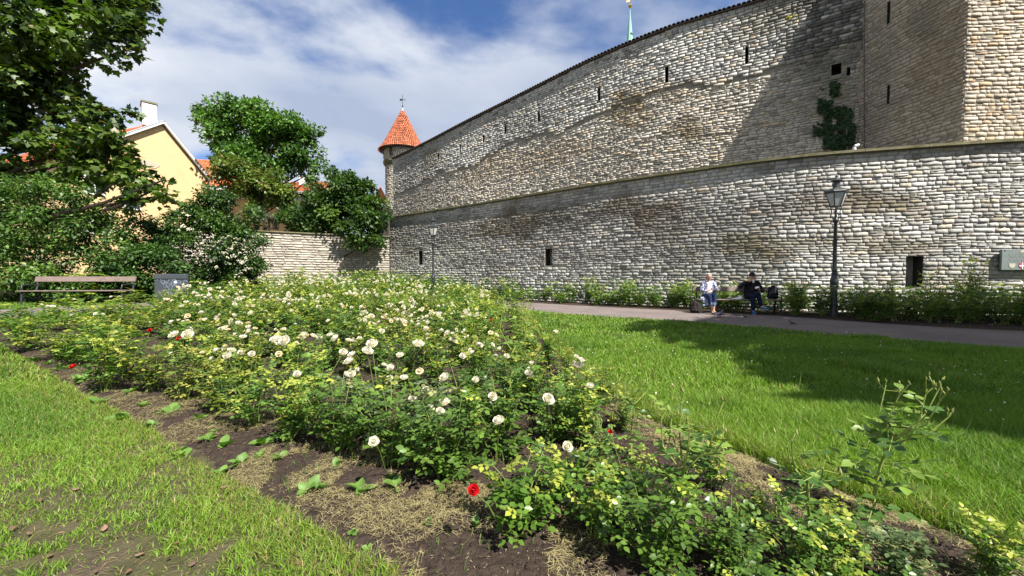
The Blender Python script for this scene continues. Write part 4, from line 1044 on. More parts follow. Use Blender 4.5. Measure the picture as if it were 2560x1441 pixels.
# ------------------------------------------------------------------ plaque, slate panel
s_, z = low.hit(2541, 650); pp = low.pos(np.array(s_), z, np.array(.17)); nn = low.nrm(np.array(s_)); ang = math.atan2(nn[1], nn[0]) + math.pi / 2
root = empty('plaque', pp, ang, label='grey cast plaque with crown and three small shields fixed on the wall', cat='plaque')
W, H = 1.06, .66
MB().box((0, .03, 0), (W, .07, H), bev=.006).build('plate', M['plaque'], root)
MB().box((0, .08, 0), (W - .03, .05, H - .03)).build('rim', M['plaque_side'], root)
def flat(name, poly, mat, y, parent, th=.008): return MB().prism([(x, y, z_) for x, z_ in poly], (0, 0, 0), (0, -th, 0)).build(name, mat, parent)
def shield(cx_, cz_, w, h, mat, y=-.005, name='shield'):
    return flat(name, [(cx_ - w / 2, cz_ + h / 2), (cx_ + w / 2, cz_ + h / 2), (cx_ + w / 2, cz_), (cx_ + w * .36, cz_ - h * .3), (cx_, cz_ - h / 2), (cx_ - w * .36, cz_ - h * .3), (cx_ - w / 2, cz_)], mat, y, root)
shield(-.26, -.20, .16, .15, M['shield']); sh = shield(0, -.20, .165, .19, M['red']); shield(.26, -.20, .16, .15, M['shield'])
for bx_, bz_ in ((.022, .19), (.165, .034)):
    o = MB().box((0, -.0155 - (0.001 if bx_ > .1 else 0), -.20), (bx_, .006, bz_)).build('cross_bar', M['white'], sh)
flat('crown', [(-.055, .225), (.055, .225), (.07, .255), (.055, .275), (.02, .30), (.012, .325), (-.012, .325), (-.02, .30), (-.055, .275), (-.07, .255)], M['shield'], -.005, root)
for i in range(6):
    w = .72 - .06 * (i % 3)
    mbx = MB(); x = -w / 2; g_ = random.Random(i)
    while x < w / 2:
        l = g_.uniform(.03, .09); mbx.box((x + l / 2, -.008, .17 - i * .045), (l, .006, .016)); x += l + .018
    mbx.build('lettering', M['letter'], root)
for x in (-.46, .46):
    MB().lathe([(.018, 0), (.018, .012)], 8).build('bolt', M['iron'], root, loc=(x, -.006, .30), rot=(R(90), 0, 0))

q = at(430, 716, 9.4); zg = float(gz(q[0], q[1]))
root = empty('slate_panel', (q[0], q[1], zg), R(20), label='dark slate information panel with pale scrawls standing behind white roses', cat='sign')
zc = float(q[2]) - zg + .0
MB().box((0, 0, zc), (.66, .05, .60), bev=.006).build('board', M['slate'], root)
for x in (-.25, .25): MB().box((x, .055, zc / 2), (.06, .05, zc + .2), bev=.006).build('leg', M['iron'], root)
MB().box((0, -.034, zc + .23), (.64, .016, .10), bev=.004).build('heading_strip', M['slate'], root)
MB().box((.08, -.029, zc + .10), (.055, .006, .055)).build('sticker', M['white'], root)
g_ = random.Random(5)
for i in range(7):
    y0 = zc + .14 - .085 * (i % 5); x0 = -.28 + .07 * (i % 3) + (.12 if i > 4 else 0); pts = []
    for k_ in range(16):
        t_ = k_ / 15; pts.append((x0 + t_ * g_.uniform(.38, .42), -.030, y0 + .045 * math.sin(t_ * 11 + i) + .03 * math.sin(t_ * 23 + 2 * i) - .05 * t_ * (i % 2)))
    pts = [(min(p_[0], .32), p_[1], p_[2]) for p_ in pts]
    MB().tube(pts, .0045, 4).build('scrawl', M['scrawl'], root)

# white drain pipe elbow standing on the terrace behind the coping
p = at(2136, 366, 14.6)
root = empty('drain_pipe', (p[0], p[1], 5.2), label='short white pipe elbow poking above the coping', cat='pipe')
MB().tube([(0, 0, 0), (0, 0, p[2] - 5.2 - .05), (.02, -.02, p[2] - 5.2), (.12, -.06, p[2] - 5.2 + .02)], .06, 10).build('elbow', M['white'], root, smooth=True)

# ------------------------------------------------------------------ people: capsules fused into one surface
def fuse(name, caps, mat, parent, voxel=.008, smooth_it=3, loc=None):
    """tapered capsules (p0, r0, p1, r1) joined and re-surfaced as one continuous mesh"""
    mb = MB(); n = 10
    for c in caps:
        p0, r0, p1, r1 = Vector(c[0]), c[1], Vector(c[2]), c[3]; d = p1 - p0
        if d.length < 1e-5: d = Vector((0, 0, 1e-4))
        t = d.normalized(); x = t.cross(Vector((.3, .2, .93))).normalized(); y = t.cross(x); rings = []
        for a in (-80, -50, -20, 0): rings.append((p0 + t * (math.sin(R(a)) * r0), r0 * math.cos(R(a))))
        for a in (0, 20, 50, 80): rings.append((p1 + t * (math.sin(R(a)) * r1), r1 * math.cos(R(a))))
        sq = c[4] if len(c) > 4 else None
        vs = []
        for q_, rr in rings:
            for k_ in range(n):
                a = 2 * math.pi * k_ / n; v = (x * math.cos(a) + y * math.sin(a)) * rr
                if sq is not None: v = Vector((v.x * sq[0], v.y * sq[1], v.z * sq[2]))
                vs.append(q_ + v)
        fs = [(i * n + k_, i * n + (k_ + 1) % n, (i + 1) * n + (k_ + 1) % n, (i + 1) * n + k_) for i in range(7) for k_ in range(n)] + [tuple(range(n - 1, -1, -1)), tuple(7 * n + k_ for k_ in range(n))]
        mb.add(vs, fs)
    o = mb.build(name, mat, parent)
    m = o.modifiers.new('remesh', 'REMESH'); m.mode = 'VOXEL'; m.voxel_size = voxel; m.use_smooth_shade = True
    s2 = o.modifiers.new('smooth', 'SMOOTH'); s2.iterations = smooth_it; s2.factor = .5
    dg = bpy.context.evaluated_depsgraph_get(); me = bpy.data.meshes.new_from_object(o.evaluated_get(dg)); o.modifiers.clear(); o.data = me
    if not me.materials: me.materials.append(mat)
    me.polygons.foreach_set('use_smooth', np.ones(len(me.polygons), bool))
    if loc is not None: o.location = loc
    return o
def hand(wrist, d, nrm, curl=.9, side=1, s=1.0):
    """palm, four unequal bent fingers and a thumb off the side of the palm"""
    w = Vector(wrist); d = Vector(d).normalized(); nv = Vector(nrm); nv = (nv - d * nv.dot(d)).normalized(); x = d.cross(nv) * side
    C_ = [(w, .026 * s, w + d * .03 * s, .024 * s)]
    for k_, L_ in ((-1.5, .062), (-.5, .074), (.5, .078), (1.5, .070)):
        kn = w + d * (.088 * s) + x * (k_ * .0185 * s); C_.append((w + d * .02 * s + x * (k_ * .013 * s), .016 * s, kn, .0125 * s))
        d1 = (d * math.cos(curl * .6) + nv * math.sin(curl * .6)); m_ = kn + d1 * (L_ * .5 * s); C_.append((kn, .0105 * s, m_, .0095 * s))
        d2 = (d * math.cos(curl * 1.5) + nv * math.sin(curl * 1.5)); C_.append((m_, .0095 * s, m_ + d2 * (L_ * .5 * s), .008 * s))
    tb_ = w + d * (.03 * s) + x * (.026 * s); tm = tb_ + (d * .55 + x * .5 + nv * .45).normalized() * (.042 * s); C_ += [(tb_, .014 * s, tm, .0115 * s), (tm, .011 * s, tm + (d * .75 - x * .1 + nv * .5).normalized() * (.034 * s), .0088 * s)]
    return C_
SK = material('skin', (0.50, 0.27, 0.19), 0.55, spec=.35, var=.06, vscale=20)
def cloth(n_, c_, r_=.9, **k_): return material(n_, c_, r_, spec=.15, bump=.25, bscale=30, **k_)

def head_caps(h, look=(0, -1)):
    l = Vector((look[0], look[1], 0)).normalized(); s_ = Vector((-l.y, l.x, 0)); h = Vector(h)
    return [(h + Vector((0, 0, .035)), .092, h + Vector((0, 0, -.03)) + l * .012, .078), (h + l * .012 + Vector((0, 0, -.05)), .066, h + l * .045 + Vector((0, 0, -.088)), .042),
            (h + l * .086 + Vector((0, 0, .012)), .012, h + l * .108 + Vector((0, 0, -.024)), .015), (h + s_ * .088 + Vector((0, 0, .01)), .016, h + s_ * .086 + Vector((0, 0, -.03)), .012), (h - s_ * .088 + Vector((0, 0, .01)), .016, h - s_ * .086 + Vector((0, 0, -.03)), .012),
            (h + l * .075 + s_ * .03 + Vector((0, 0, .028)), .016, h + l * .075 - s_ * .03 + Vector((0, 0, .028)), .016), (h + l * .078 + Vector((0, 0, -.058)), .016, h + l * .08 + Vector((0, 0, -.068)), .014)]
def face_bits(h, root, lip=(.36, .12, .10)):
    h = Vector(h)
    for sx in (-1, 1): MB().lathe([(.001, -.011), (.010, -.005), (.012, 0), (.010, .005), (.001, .011)], 8).build('eye', material('eye', (.03, .025, .02), .2), root, loc=h + Vector((sx * .032, -.092, .008)))
    MB().tube([h + Vector((-.024, -.088, -.060)), h + Vector((0, -.098, -.062)), h + Vector((.024, -.088, -.060))], .005, 5).build('mouth', material('lips', lip, .5), root)

# woman: navy and white patterned cardigan, white top, cropped jeans
def seat_at(a): q = on_bench(a, .30, 0); return q
root = empty('person', seat_at(-.915), BRZ, label='seated person with short grey hair, glasses, striped cardigan, white top and cropped jeans', cat='person', group='people resting on the bench')
hd = (0.0, -.03, 1.262)
lw = dict(sh=(-.17, .02, 1.06), el=(-.25, -.05, .80), wr=(-.10, -.20, .77)); rw = dict(sh=(.17, .02, 1.06), el=(.25, -.05, .81), wr=(.095, -.22, .80))
body = head_caps(hd) + [((0, .01, 1.09), .055, (0, -.01, 1.17), .052), ((0, .02, .62), .10, (0, .03, .98), .095), ((-.11, .02, 1.02), .06, (.11, .02, 1.02), .06)]
for a in (lw, rw): body += [(a['sh'], .052, a['el'], .042), (a['el'], .040, a['wr'], .028)]
body += hand(lw['wr'], (.8, -.45, .25), (.3, -.4, .9), 1.0, -1) + hand(rw['wr'], (-.8, -.45, .30), (-.3, -.4, .9), 1.1, 1)
kl, kr = (-.085, -.40, .60), (.075, -.43, .63); al, ar = (.02, -.42, .12), (.035, -.46, .12)
body += [((-.09, .0, .58), .085, kl, .062), (kl, .058, al, .036), ((.09, .0, .58), .085, kr, .062), (kr, .058, ar, .036), (al, .034, (.0, -.50, .05), .032), (ar, .034, (.05, -.58, .05), .032)]
fuse('body', body, SK, root, .011)
cd = cloth('cardigan', (.035, .045, .12), alt=(.55, .56, .62), altscale=26, altrange=(.50, .54))
fuse('cardigan', [((-.12, .03, 1.07), .072, (-.13, .03, .66), .085), ((.12, .03, 1.07), .072, (.13, .03, .66), .085), ((-.09, .07, 1.05), .08, (-.09, .08, .66), .09), ((.09, .07, 1.05), .08, (.09, .08, .66), .09), (lw['sh'], .070, lw['el'], .060), (lw['el'], .058, (-.14, -.165, .775), .047), (rw['sh'], .070, rw['el'], .060), (rw['el'], .058, (.135, -.185, .80), .047)], cd, root, .011)
fuse('top', [((0, -.005, 1.03), .10, (0, -.015, .70), .128), ((-.06, -.02, 1.05), .06, (.06, -.02, 1.05), .06), ((0, -.05, .70), .11, (0, -.10, .66), .09)], cloth('white_top', (.72, .68, .70), alt=(.30, .28, .42), altscale=30, altrange=(.60, .64)), root, .011)
jn = cloth('denim', (.022, .035, .085))
fuse('jeans', [((-.09, .03, .58), .105, kl, .078), ((.09, .03, .58), .105, kr, .078), (kl, .076, (-.035, -.41, .33), .060), (kr, .076, (.055, -.445, .33), .060), ((-.06, .06, .60), .12, (.06, .06, .60), .12)], jn, root, .011)
for nm, p0, p1 in (('jeans_cuff', (-.035, -.41, .37), (-.022, -.412, .31)), ('jeans_cuff', (.055, -.445, .37), (.048, -.448, .31))): fuse(nm, [(p0, .066, p1, .064)], cloth('denim_cuff', (.13, .17, .25)), root, .012)
for p0, p1 in ((al, (.0, -.53, .045)), (ar, (.055, -.61, .045))):
    a = Vector(p0); b = Vector(p1); fuse('shoe', [((a.x, a.y + .04, .045), .042, b, .038), ((a.x, a.y, .09), .042, (a.x, a.y - .04, .075), .042)], cloth('beige_shoe', (.38, .28, .22)), root, .010)
fuse('hair', [(Vector(hd) + Vector((0, .012, .055)), .094, Vector(hd) + Vector((0, .02, .02)), .092), (Vector(hd) + Vector((-.04, -.05, .095)), .035, Vector(hd) + Vector((.04, -.05, .095)), .035)], material('grey_hair', (.42, .38, .34), .7, var=.3, vscale=60, bump=.5, bscale=70), root, .010)
face_bits(hd, root)
gl = MB()
for sx in (-1, 1):
    c_ = Vector(hd) + Vector((sx * .036, -.108, .008)); gl.tube([c_ + Vector((.026 * math.cos(a), 0, .020 * math.sin(a))) for a in np.linspace(0, 2 * math.pi, 13)], .0035, 5)
    gl.tube([c_ + Vector((sx * .026, 0, .004)), Vector(hd) + Vector((sx * .096, -.005, .012))], .003, 4)
gl.build('glasses', M['iron'], root)

# man: black cap and jacket, navy trousers, blue trainers; drinking
root = empty('person', seat_at(.46), BRZ, label='seated person in dark cap, black jacket and blue trainers drinking from a cup', cat='person', group='people resting on the bench')
hd = (0.0, -.05, 1.272)
L1 = dict(sh=(-.20, .02, 1.06), el=(-.42, -.16, .92), wr=(-.17, -.23, 1.13)); R1 = dict(sh=(.20, .02, 1.06), el=(.34, -.02, .79), wr=(.17, -.20, .83))
body = head_caps(hd) + [((0, 0, 1.09), .06, (0, -.02, 1.18), .056), ((0, .02, .62), .11, (0, .03, .98), .105), ((-.13, .02, 1.03), .062, (.13, .02, 1.03), .062)]
for a in (L1, R1): body += [(a['sh'], .058, a['el'], .046), (a['el'], .044, a['wr'], .031)]
body += hand(L1['wr'], (.85, -.05, .30), (.2, .95, .1), 1.0, 1, 1.08) + hand(R1['wr'], (-.75, -.30, .45), (-.4, -.1, .9), 1.0, -1, 1.08)
kl, kr = (-.11, -.42, .61), (.04, -.43, .69); al, ar = (-.10, -.46, .12), (.13, -.52, .27)
body += [((-.10, 0, .58), .09, kl, .066), (kl, .062, al, .040), ((.10, 0, .60), .09, kr, .068), (kr, .062, ar, .040), (al, .036, (-.11, -.58, .05), .034), (ar, .036, (.22, -.60, .24), .034)]
fuse('body', body, SK, root, .011)
jk = cloth('black_jacket', (.012, .012, .014))
fuse('jacket', [((-.13, .02, 1.06), .085, (-.11, .02, .64), .115), ((.13, .02, 1.06), .085, (.11, .02, .64), .115), ((0, .0, 1.04), .12, (0, -.02, .66), .15), ((-.08, .07, 1.04), .09, (.08, .07, 1.04), .09), (L1['sh'], .080, L1['el'], .066), (L1['el'], .064, (-.215, -.215, 1.09), .046), (R1['sh'], .080, R1['el'], .066), (R1['el'], .064, (.205, -.165, .82), .048), ((-.06, .03, 1.12), .05, (.06, .03, 1.12), .05)], jk, root, .011)
fuse('trousers', [((-.10, .03, .59), .115, kl, .086), ((.10, .03, .61), .115, kr, .088), (kl, .084, (-.10, -.45, .17), .062), (kr, .084, (.115, -.50, .33), .064), ((-.07, .06, .61), .13, (.07, .06, .61), .13)], cloth('navy_trousers', (.010, .013, .032)), root, .011)
bs = cloth('blue_trainer', (.02, .12, .27)); wsole = cloth('trainer_sole', (.45, .52, .55))
for a, b in ((Vector((-.10, -.44, .075)), Vector((-.115, -.62, .055))), (Vector((.13, -.50, .255)), Vector((.26, -.63, .215)))):
    o = fuse('shoe', [(a, .050, b, .042), (a + Vector((0, .02, .03)), .046, a + (b - a) * .4 + Vector((0, 0, .02)), .044)], bs, root, .010)
    fuse('sole', [(a + Vector((0, .02, -.042)), .030, b + Vector((0, 0, -.03)), .030)], wsole, o, .010)
fuse('hair', [(Vector(hd) + Vector((0, .03, .0)), .090, Vector(hd) + Vector((0, .04, -.03)), .075)], material('white_hair', (.45, .43, .40), .7, bump=.5, bscale=70), root, .010)
cp = cloth('cap', (.020, .018, .022))
fuse('cap', [(Vector(hd) + Vector((0, .01, .070)), .096, Vector(hd) + Vector((0, .005, .052)), .099), (Vector(hd) + Vector((-.05, -.10, .052)), .016, Vector(hd) + Vector((.05, -.10, .052)), .016), (Vector(hd) + Vector((-.035, -.145, .040)), .014, Vector(hd) + Vector((.035, -.145, .040)), .014), (Vector(hd) + Vector((0, -.08, .06)), .03, Vector(hd) + Vector((0, -.13, .045)), .02)], cp, root, .008)
face_bits(hd, root)
mp_ = root.matrix_basis
def local(rt, v): Mx = Matrix.Translation(rt.location) @ Matrix.Rotation(rt.rotation_euler.z, 4, 'Z'); return Mx @ Vector(v)
cpos = local(root, (-.035, -.235, 1.115))
o = MB().lathe([(.030, -.055), (.042, .055), (.040, .055), (.028, -.050)], 14).build('cup', material('paper_cup', (.62, .52, .46), .6), None, smooth=True, loc=cpos, rot=(R(-28), 0, BRZ)); props(o, 'pale paper cup held to the mouth under the dark cap', 'cup')
cpos = local(root, (.075, -.275, .905))
o = fuse('wrapped_snack', [((-.05, 0, -.02), .032, (.05, 0, .02), .026), ((-.06, .01, -.01), .018, (-.03, -.02, .04), .014)], cloth('wrapper', (.55, .54, .52)), None, .009, loc=cpos); props(o, 'crumpled pale food wrapper held in front of the black jacket', 'snack')

# bags and food
def backpack(name, loc, rz, label, hh, mat, lean=0.0, cat='backpack'):
    rt = empty(name, loc, rz, label=label, cat=cat); k = hh
    b = fuse('pack', [((-.10 * k, 0, .10 * k), .09 * k, (-.09 * k, lean * .3, .36 * k), .075 * k), ((.10 * k, 0, .10 * k), .09 * k, (.09 * k, lean * .3, .36 * k), .075 * k), ((0, -.02, .12 * k), .11 * k, (0, lean * .3, .40 * k), .085 * k)], mat, rt, .012)
    fuse('pocket', [((-.06 * k, -.10 * k, .12 * k), .05 * k, (.06 * k, -.10 * k, .12 * k), .05 * k), ((-.05 * k, -.09 * k, .20 * k), .04 * k, (.05 * k, -.09 * k, .20 * k), .04 * k)], mat, rt, .012)
    for sx in (-1, 1): MB().tube([(sx * .07 * k, .06 * k, .44 * k), (sx * .10 * k, .14 * k, .36 * k), (sx * .12 * k, .13 * k, .18 * k), (sx * .12 * k, .06 * k, .05 * k)], .016 * k, 6).build('strap', M['iron'], rt)
    MB().tube([(-.04 * k, 0, .47 * k), (-.03 * k, 0, .53 * k), (.03 * k, 0, .53 * k), (.04 * k, 0, .47 * k)], .010 * k, 6).build('handle', M['iron'], rt)
    return rt
p = on_bench(1.10, .22, .495); backpack('backpack', p, BRZ + .3, 'black backpack slumped on the end of the bench', 1.0, cloth('black_nylon', (.014, .015, .017)))
MB().tube([(-.20, -.05, .02), (-.17, -.06, .20), (-.10, -.04, .38), (-.02, -.03, .44)], .014, 6).build('strap', M['iron'], bpy.data.objects['backpack'])
MB().tube([(-.02, -.11, .16), (.02, -.10, .30), (.05, -.07, .42)], .008, 5).build('piping', M['zinc'], bpy.data.objects['backpack'])
p = on_bench(-1.42, .05, .0); backpack('rucksack', p, BRZ - .5, 'dark brown rucksack standing on the ground against the bench side', .92, cloth('brown_nylon', (.030, .024, .022)), cat='rucksack')
# folded garment hanging over the bench beside the woman
p = on_bench(-1.12, .12, .50)
o = fuse('folded_jacket', [((-.10, .0, .02), .05, (.12, .0, .02), .05), ((-.08, -.13, -.02), .045, (.08, -.13, -.02), .045), ((-.08, -.15, -.22), .035, (.06, -.15, -.18), .035), ((-.06, -.14, -.10), .045, (.08, -.14, -.10), .045)], cloth('striped_cloth', (.20, .24, .36), alt=(.46, .50, .60), altscale=22, altrange=(.48, .53)), None, .012, loc=p); props(o, 'blue and pale striped garment draped over the bench front', 'garment')
p = on_bench(-.06, .22, .497)
rt = empty('picnic_paper', p, BRZ, label='open white sandwich paper lying on the bench between the two people', cat='food wrapper')
MB().add([(-.13, -.09, 0), (.13, -.10, .004), (.15, .09, .0), (-.12, .10, .0), (-.13, -.09, .004), (.13, -.10, .008), (.24, .08, .13), (-.12, .10, .004)], [(0, 1, 2, 3), (4, 5, 6, 7)]).build('paper', M['white'], rt)
fuse('sandwich', [((-.06, 0, .035), .032, (.05, .01, .035), .032), ((0, 0, .06), .03, (.03, 0, .07), .03)], cloth('bread', (.42, .20, .10)), rt, .01)

# ------------------------------------------------------------------ birds on the path
def bird(name, px_, py_, k, rz, label, cat, cb, cw, ch_, group=None):
    p = ground(px_, py_); rt = empty(name, (p[0], p[1], float(gz(p[0], p[1])) + .022), rz, label=label, cat=cat, group=group)
    fuse('body', [((.02 * k, 0, .12 * k), .068 * k, (-.07 * k, 0, .10 * k), .05 * k), ((.03 * k, 0, .13 * k), .06 * k, (-.13 * k, 0, .085 * k), .024 * k), ((-.13 * k, 0, .085 * k), .020 * k, (-.22 * k, 0, .065 * k), .016 * k, (1, 1.7, .6)), ((.07 * k, 0, .15 * k), .045 * k, (.10 * k, 0, .20 * k), .028 * k), ((.105 * k, 0, .215 * k), .032 * k, (.115 * k, 0, .215 * k), .028 * k)], cb, rt, .008 * k)
    for sy in (-1, 1):
        fuse('wing', [((.03 * k, sy * .055 * k, .13 * k), .026 * k, (-.08 * k, sy * .045 * k, .105 * k), .024 * k), ((-.08 * k, sy * .045 * k, .105 * k), .022 * k, (-.17 * k, sy * .015 * k, .085 * k), .010 * k)], cw, rt, .008 * k)
        lg = MB().tube([(0, sy * .025 * k, .07 * k), (.005 * k, sy * .025 * k, 0.004)], .006 * k, 5)
        for a in (-.5, 0, .5, math.pi): lg.tube([(.005 * k, sy * .025 * k, .005), (.005 * k + .03 * k * math.cos(a), sy * .025 * k + .03 * k * math.sin(a), .004)], .004 * k, 4)
        lg.build('leg', material('bird_leg', (.35, .10, .08), .6), rt)
        MB().lathe([(.001, -.004 * k), (.006 * k, 0), (.001, .004 * k)], 6).build('eye', M['gold'], rt, loc=(.125 * k, sy * .027 * k, .222 * k))
    MB().lathe([(.009 * k, 0), (.001, .035 * k)], 6).build('beak', M['iron'], rt, loc=(.138 * k, 0, .212 * k), rot=(0, R(100), 0))
    return rt
pg = material('pigeon_grey', (.10, .115, .14), .7, var=.4, vscale=30); pw = material('pigeon_wing', (.055, .06, .075), .7, var=.4, vscale=30)
bird('pigeon', 1799, 796, 1.0, R(14), 'grey pigeon walking on the path in front of the bench', 'bird', pg, pw, pg)
sg = material('sparrow_brown', (.13, .085, .055), .8, var=.4, vscale=60); sw = material('sparrow_wing', (.07, .045, .03), .8, var=.4, vscale=60)
bird('sparrow', 1862, 798, .52, R(160), 'small brown sparrow pecking below the blue trainers', 'bird', sg, sw, sg, 'sparrows on the path')
bird('sparrow', 1980, 815, .55, R(150), 'small brown sparrow alone on the path beyond the bench end', 'bird', sg, sw, sg, 'sparrows on the path')
# ------------------------------------------------------------------ roses
def rose_proto(seed, canes, height, spread, n_leaf, lsize, dark, light, young, young_p, stem='rose_stem', T=None):
    """foliage mesh and stem mesh of one bush; returns cane tips as flower spots"""
    g = np.random.default_rng(seed); mb = MB(); P = []; Y = []; Nn = []; sz = []; C = []; tips = []
    for c in range(canes):
        a = g.uniform(0, 2 * math.pi); sp = spread * g.uniform(.25, 1.0); h = height * g.uniform(.42, 1.18)
        p0 = np.array((g.normal(0, .03), g.normal(0, .03), -.04)); p3 = np.array((math.cos(a) * sp, math.sin(a) * sp, h)); m = np.array((math.cos(a) * sp * .35, math.sin(a) * sp * .35, h * .6)) + g.normal(0, .03, 3)
        cur = lambda t: p0 * (1 - t) ** 2 + 2 * m * t * (1 - t) + p3 * t * t
        mb.tube([cur(t) for t in np.linspace(0, 1, 6)], [.0065 * (1 - .6 * t) for t in np.linspace(0, 1, 6)], 5); tips.append(p3)
        for k_ in range(n_leaf):
            t = .26 + .74 * ((k_ + g.random()) / n_leaf); q = cur(t); la = g.uniform(0, 2 * math.pi); el = g.uniform(-.25, .75)
            d = np.array((math.cos(la) * math.cos(el), math.sin(la) * math.cos(el), math.sin(el))); Lr = lsize * g.uniform(1.9, 3.0)
            side = np.cross(d, (0, 0, 1.)); side /= np.linalg.norm(side); nup = np.cross(side, d)
            yk = g.random() < young_p * (1.6 if t > .75 else .35); cc = np.array(young) * g.uniform(.7, 1.15) if yk else np.array(dark) + (np.array(light) - np.array(dark)) * np.clip(g.beta(1.3, 1.6), 0, 1)
            for j, (u, sg_) in enumerate(((.35, -1), (.35, 1), (.68, -1), (.68, 1), (.92, 0))):
                pp_ = q + d * (Lr * u) + np.array((0, 0, -.10 * Lr * u * u)); yy = d * (.45 if sg_ else 1.) + side * sg_ * .9 + np.array((0, 0, -.12)) + g.normal(0, .12, 3)
                P.append(pp_); Y.append(yy); Nn.append(nup + g.normal(0, .33, 3) + np.array((0, 0, .3))); sz.append(lsize * (1.12 if sg_ == 0 else .82 + .2 * u) * g.uniform(.85, 1.15)); C.append(cc * np.array((1.22, 1.14, 1.0)) * g.uniform(.88, 1.12))
    V, F, Cc = leaf_cloud(np.array(P), np.array(Y), np.array(Nn), np.array(sz), np.array(C), *(T or (ROSE_V, ROSE_F)))
    return np_mesh('rose_foliage', V, [F], M['rose_leaf'], Cc, smooth=True), mb.mesh('rose_stems', M[stem]), tips
ROSE_V = np.array([(0, 0, 0), (-.27, .22, .05), (-.33, .55, .06), (0, .5, -.02), (.27, .22, .05), (.33, .55, .06), (0, 1.0, -.08)])
ROSE_F = np.array([(0, 3, 1), (1, 3, 2), (2, 3, 6), (0, 4, 3), (4, 5, 3), (5, 6, 3)])
DG, MG = (0.024, 0.060, 0.012), (0.115, 0.210, 0.034)
LG, YG = (0.115, 0.215, 0.030), (0.27, 0.32, 0.055)
PR = {'dark': [rose_proto(s, 11, .55, .36, 15, .048, DG, MG, YG, .10) for s in (1, 2, 3)],
      'lime': [rose_proto(s, 9, .46, .34, 13, .047, (0.045, .105, .016), LG, YG, .22) for s in (4, 5, 6)],
      'mixed': [rose_proto(s, 10, .60, .36, 14, .046, (0.030, .075, .015), (.125, .235, .038), YG, .28) for s in (7, 8, 9)],
      'yellow': [rose_proto(s, 10, .58, .36, 13, .045, (0.05, .095, .018), (.16, .22, .04), (.30, .30, .07), .32) for s in (10, 11, 12)],
      'grey': [rose_proto(s, 10, .50, .36, 14, .048, (0.028, .060, .020), (.125, .175, .085), (.24, .27, .12), .20) for s in (13, 14)]}
M['petal_cream'] = material('cream_petal', (0.74, 0.66, 0.40), 0.6, trans=0.3, spec=0.2, tcol=(1, 1, .8))
M['petal_wilt'] = material('wilting_petal', (0.60, 0.47, 0.27), 0.7, trans=0.25, spec=0.15, tcol=(1, .9, .7), var=.3, vscale=60)
# blooms: whorls of cupped petals round a tight heart
def bloom(seed, mat, R_=.042, rings=((5, .25, .95), (6, .5, .85), (7, .78, .65), (8, 1.0, .38)), name='flower'):
    g = np.random.default_rng(seed); V = []; F = []
    for n, rr, up in rings:
        off = g.uniform(0, 6.3)
        for k_ in range(n):
            a = off + 2 * math.pi * k_ / n + g.normal(0, .08); w = math.pi / n * 1.35; b = len(V); rad = R_ * rr * g.uniform(.9, 1.08); hh = R_ * (up * .95) * g.uniform(.85, 1.1)
            for i, (fr, fz) in enumerate(((.12, -.25), (.72, .10), (1.0, .75), (1.06 if rr > .6 else .86, 1.0))):
                for j, u in enumerate((-1, -.35, .35, 1)):
                    aa = a + u * w * (.55, 1, 1, .62)[i]; r_ = rad * fr * (1 + .06 * (1 - u * u)); V.append((r_ * math.cos(aa), r_ * math.sin(aa), hh * fz + R_ * .12 * (1 - rr) - .004 * abs(u)))
            for i in range(3):
                for j in range(3): F.append((b + i * 4 + j, b + i * 4 + j + 1, b + i * 4 + 5 + j, b + i * 4 + 4 + j))
    b = len(V)
    V += [(0, 0, R_ * .55)] + [(R_ * .26 * math.cos(t), R_ * .26 * math.sin(t), R_ * .38) for t in np.linspace(0, 6.283, 8)[:-1]]; F3 = [(b, b + 1 + i, b + 1 + (i + 1) % 7) for i in range(7)]
    return np_mesh(name, np.array(V), [np.array(F), np.array(F3)], mat, smooth=True)
BW = [bloom(s, M['petal']) for s in (1, 2, 3)]; BWs = [bloom(4, M['petal'], .030, ((5, .4, 1.0), (6, .8, .9), (6, 1.0, .75))), bloom(5, M['petal_cream'], .030, ((4, .4, 1.2), (5, .7, 1.1), (5, .8, .9))), bloom(15, M['petal_wilt'], .036, ((5, .6, .5), (6, 1.0, .1)))]
BRd = [bloom(6, M['petal_red'], .040), bloom(7, M['petal_red'], .036)]
lowW = bloom(8, M['petal'], .042, ((5, .55, .9), (6, 1.0, .5)))
M['bud'] = material('rose_bud', (0.22, 0.24, 0.06), .6, trans=.2)
def bud_mesh():
    return MB().lathe([(.002, 0), (.006, .004), (.0075, .012), (.005, .022), (.001, .034)], 6).mesh('bud', M['bud'], smooth=True)
BUD = bud_mesh()

bushes = []; specs = []
NUM = ['no', 'one', 'two', 'three', 'four', 'five', 'six', 'seven', 'eight', 'nine', 'ten']
LOOK = {'dark': 'dark glossy', 'lime': 'light green', 'mixed': 'pale tipped', 'yellow': 'yellowish green', 'grey': 'mildewed grey green'}
def bed_place(x, y):
    if y < 2.2: return 'at the tip of the bed'
    sd_ = float(poly_sd(np.array([x]), np.array([y]), BED)[0])
    if sd_ > 1.5: return 'amid the rose bed'
    return 'along the bare soil margin' if (x < -.4 and y < 8) else ('beside the tall lawn' if x > -1.2 and y < 13 else 'by the far curve of the path')
def add_bush(x, y, kind, scale, g, flowers=0, red=0, hs=1.0, label=None, group=None, keep=False):
    specs.append(dict(x=float(x), y=float(y), kind=kind, scale=float(scale), fl=int(flowers), red=int(red), hs=float(hs), label=label, group=group, keep=keep, seed=len(specs)))
def bush_z(x, y):
    return float(soil_z(np.array([x]), np.array([y]))[0]) if poly_sd(np.array([x]), np.array([y]), BED)[0] > 0 else float(gz(x, y))
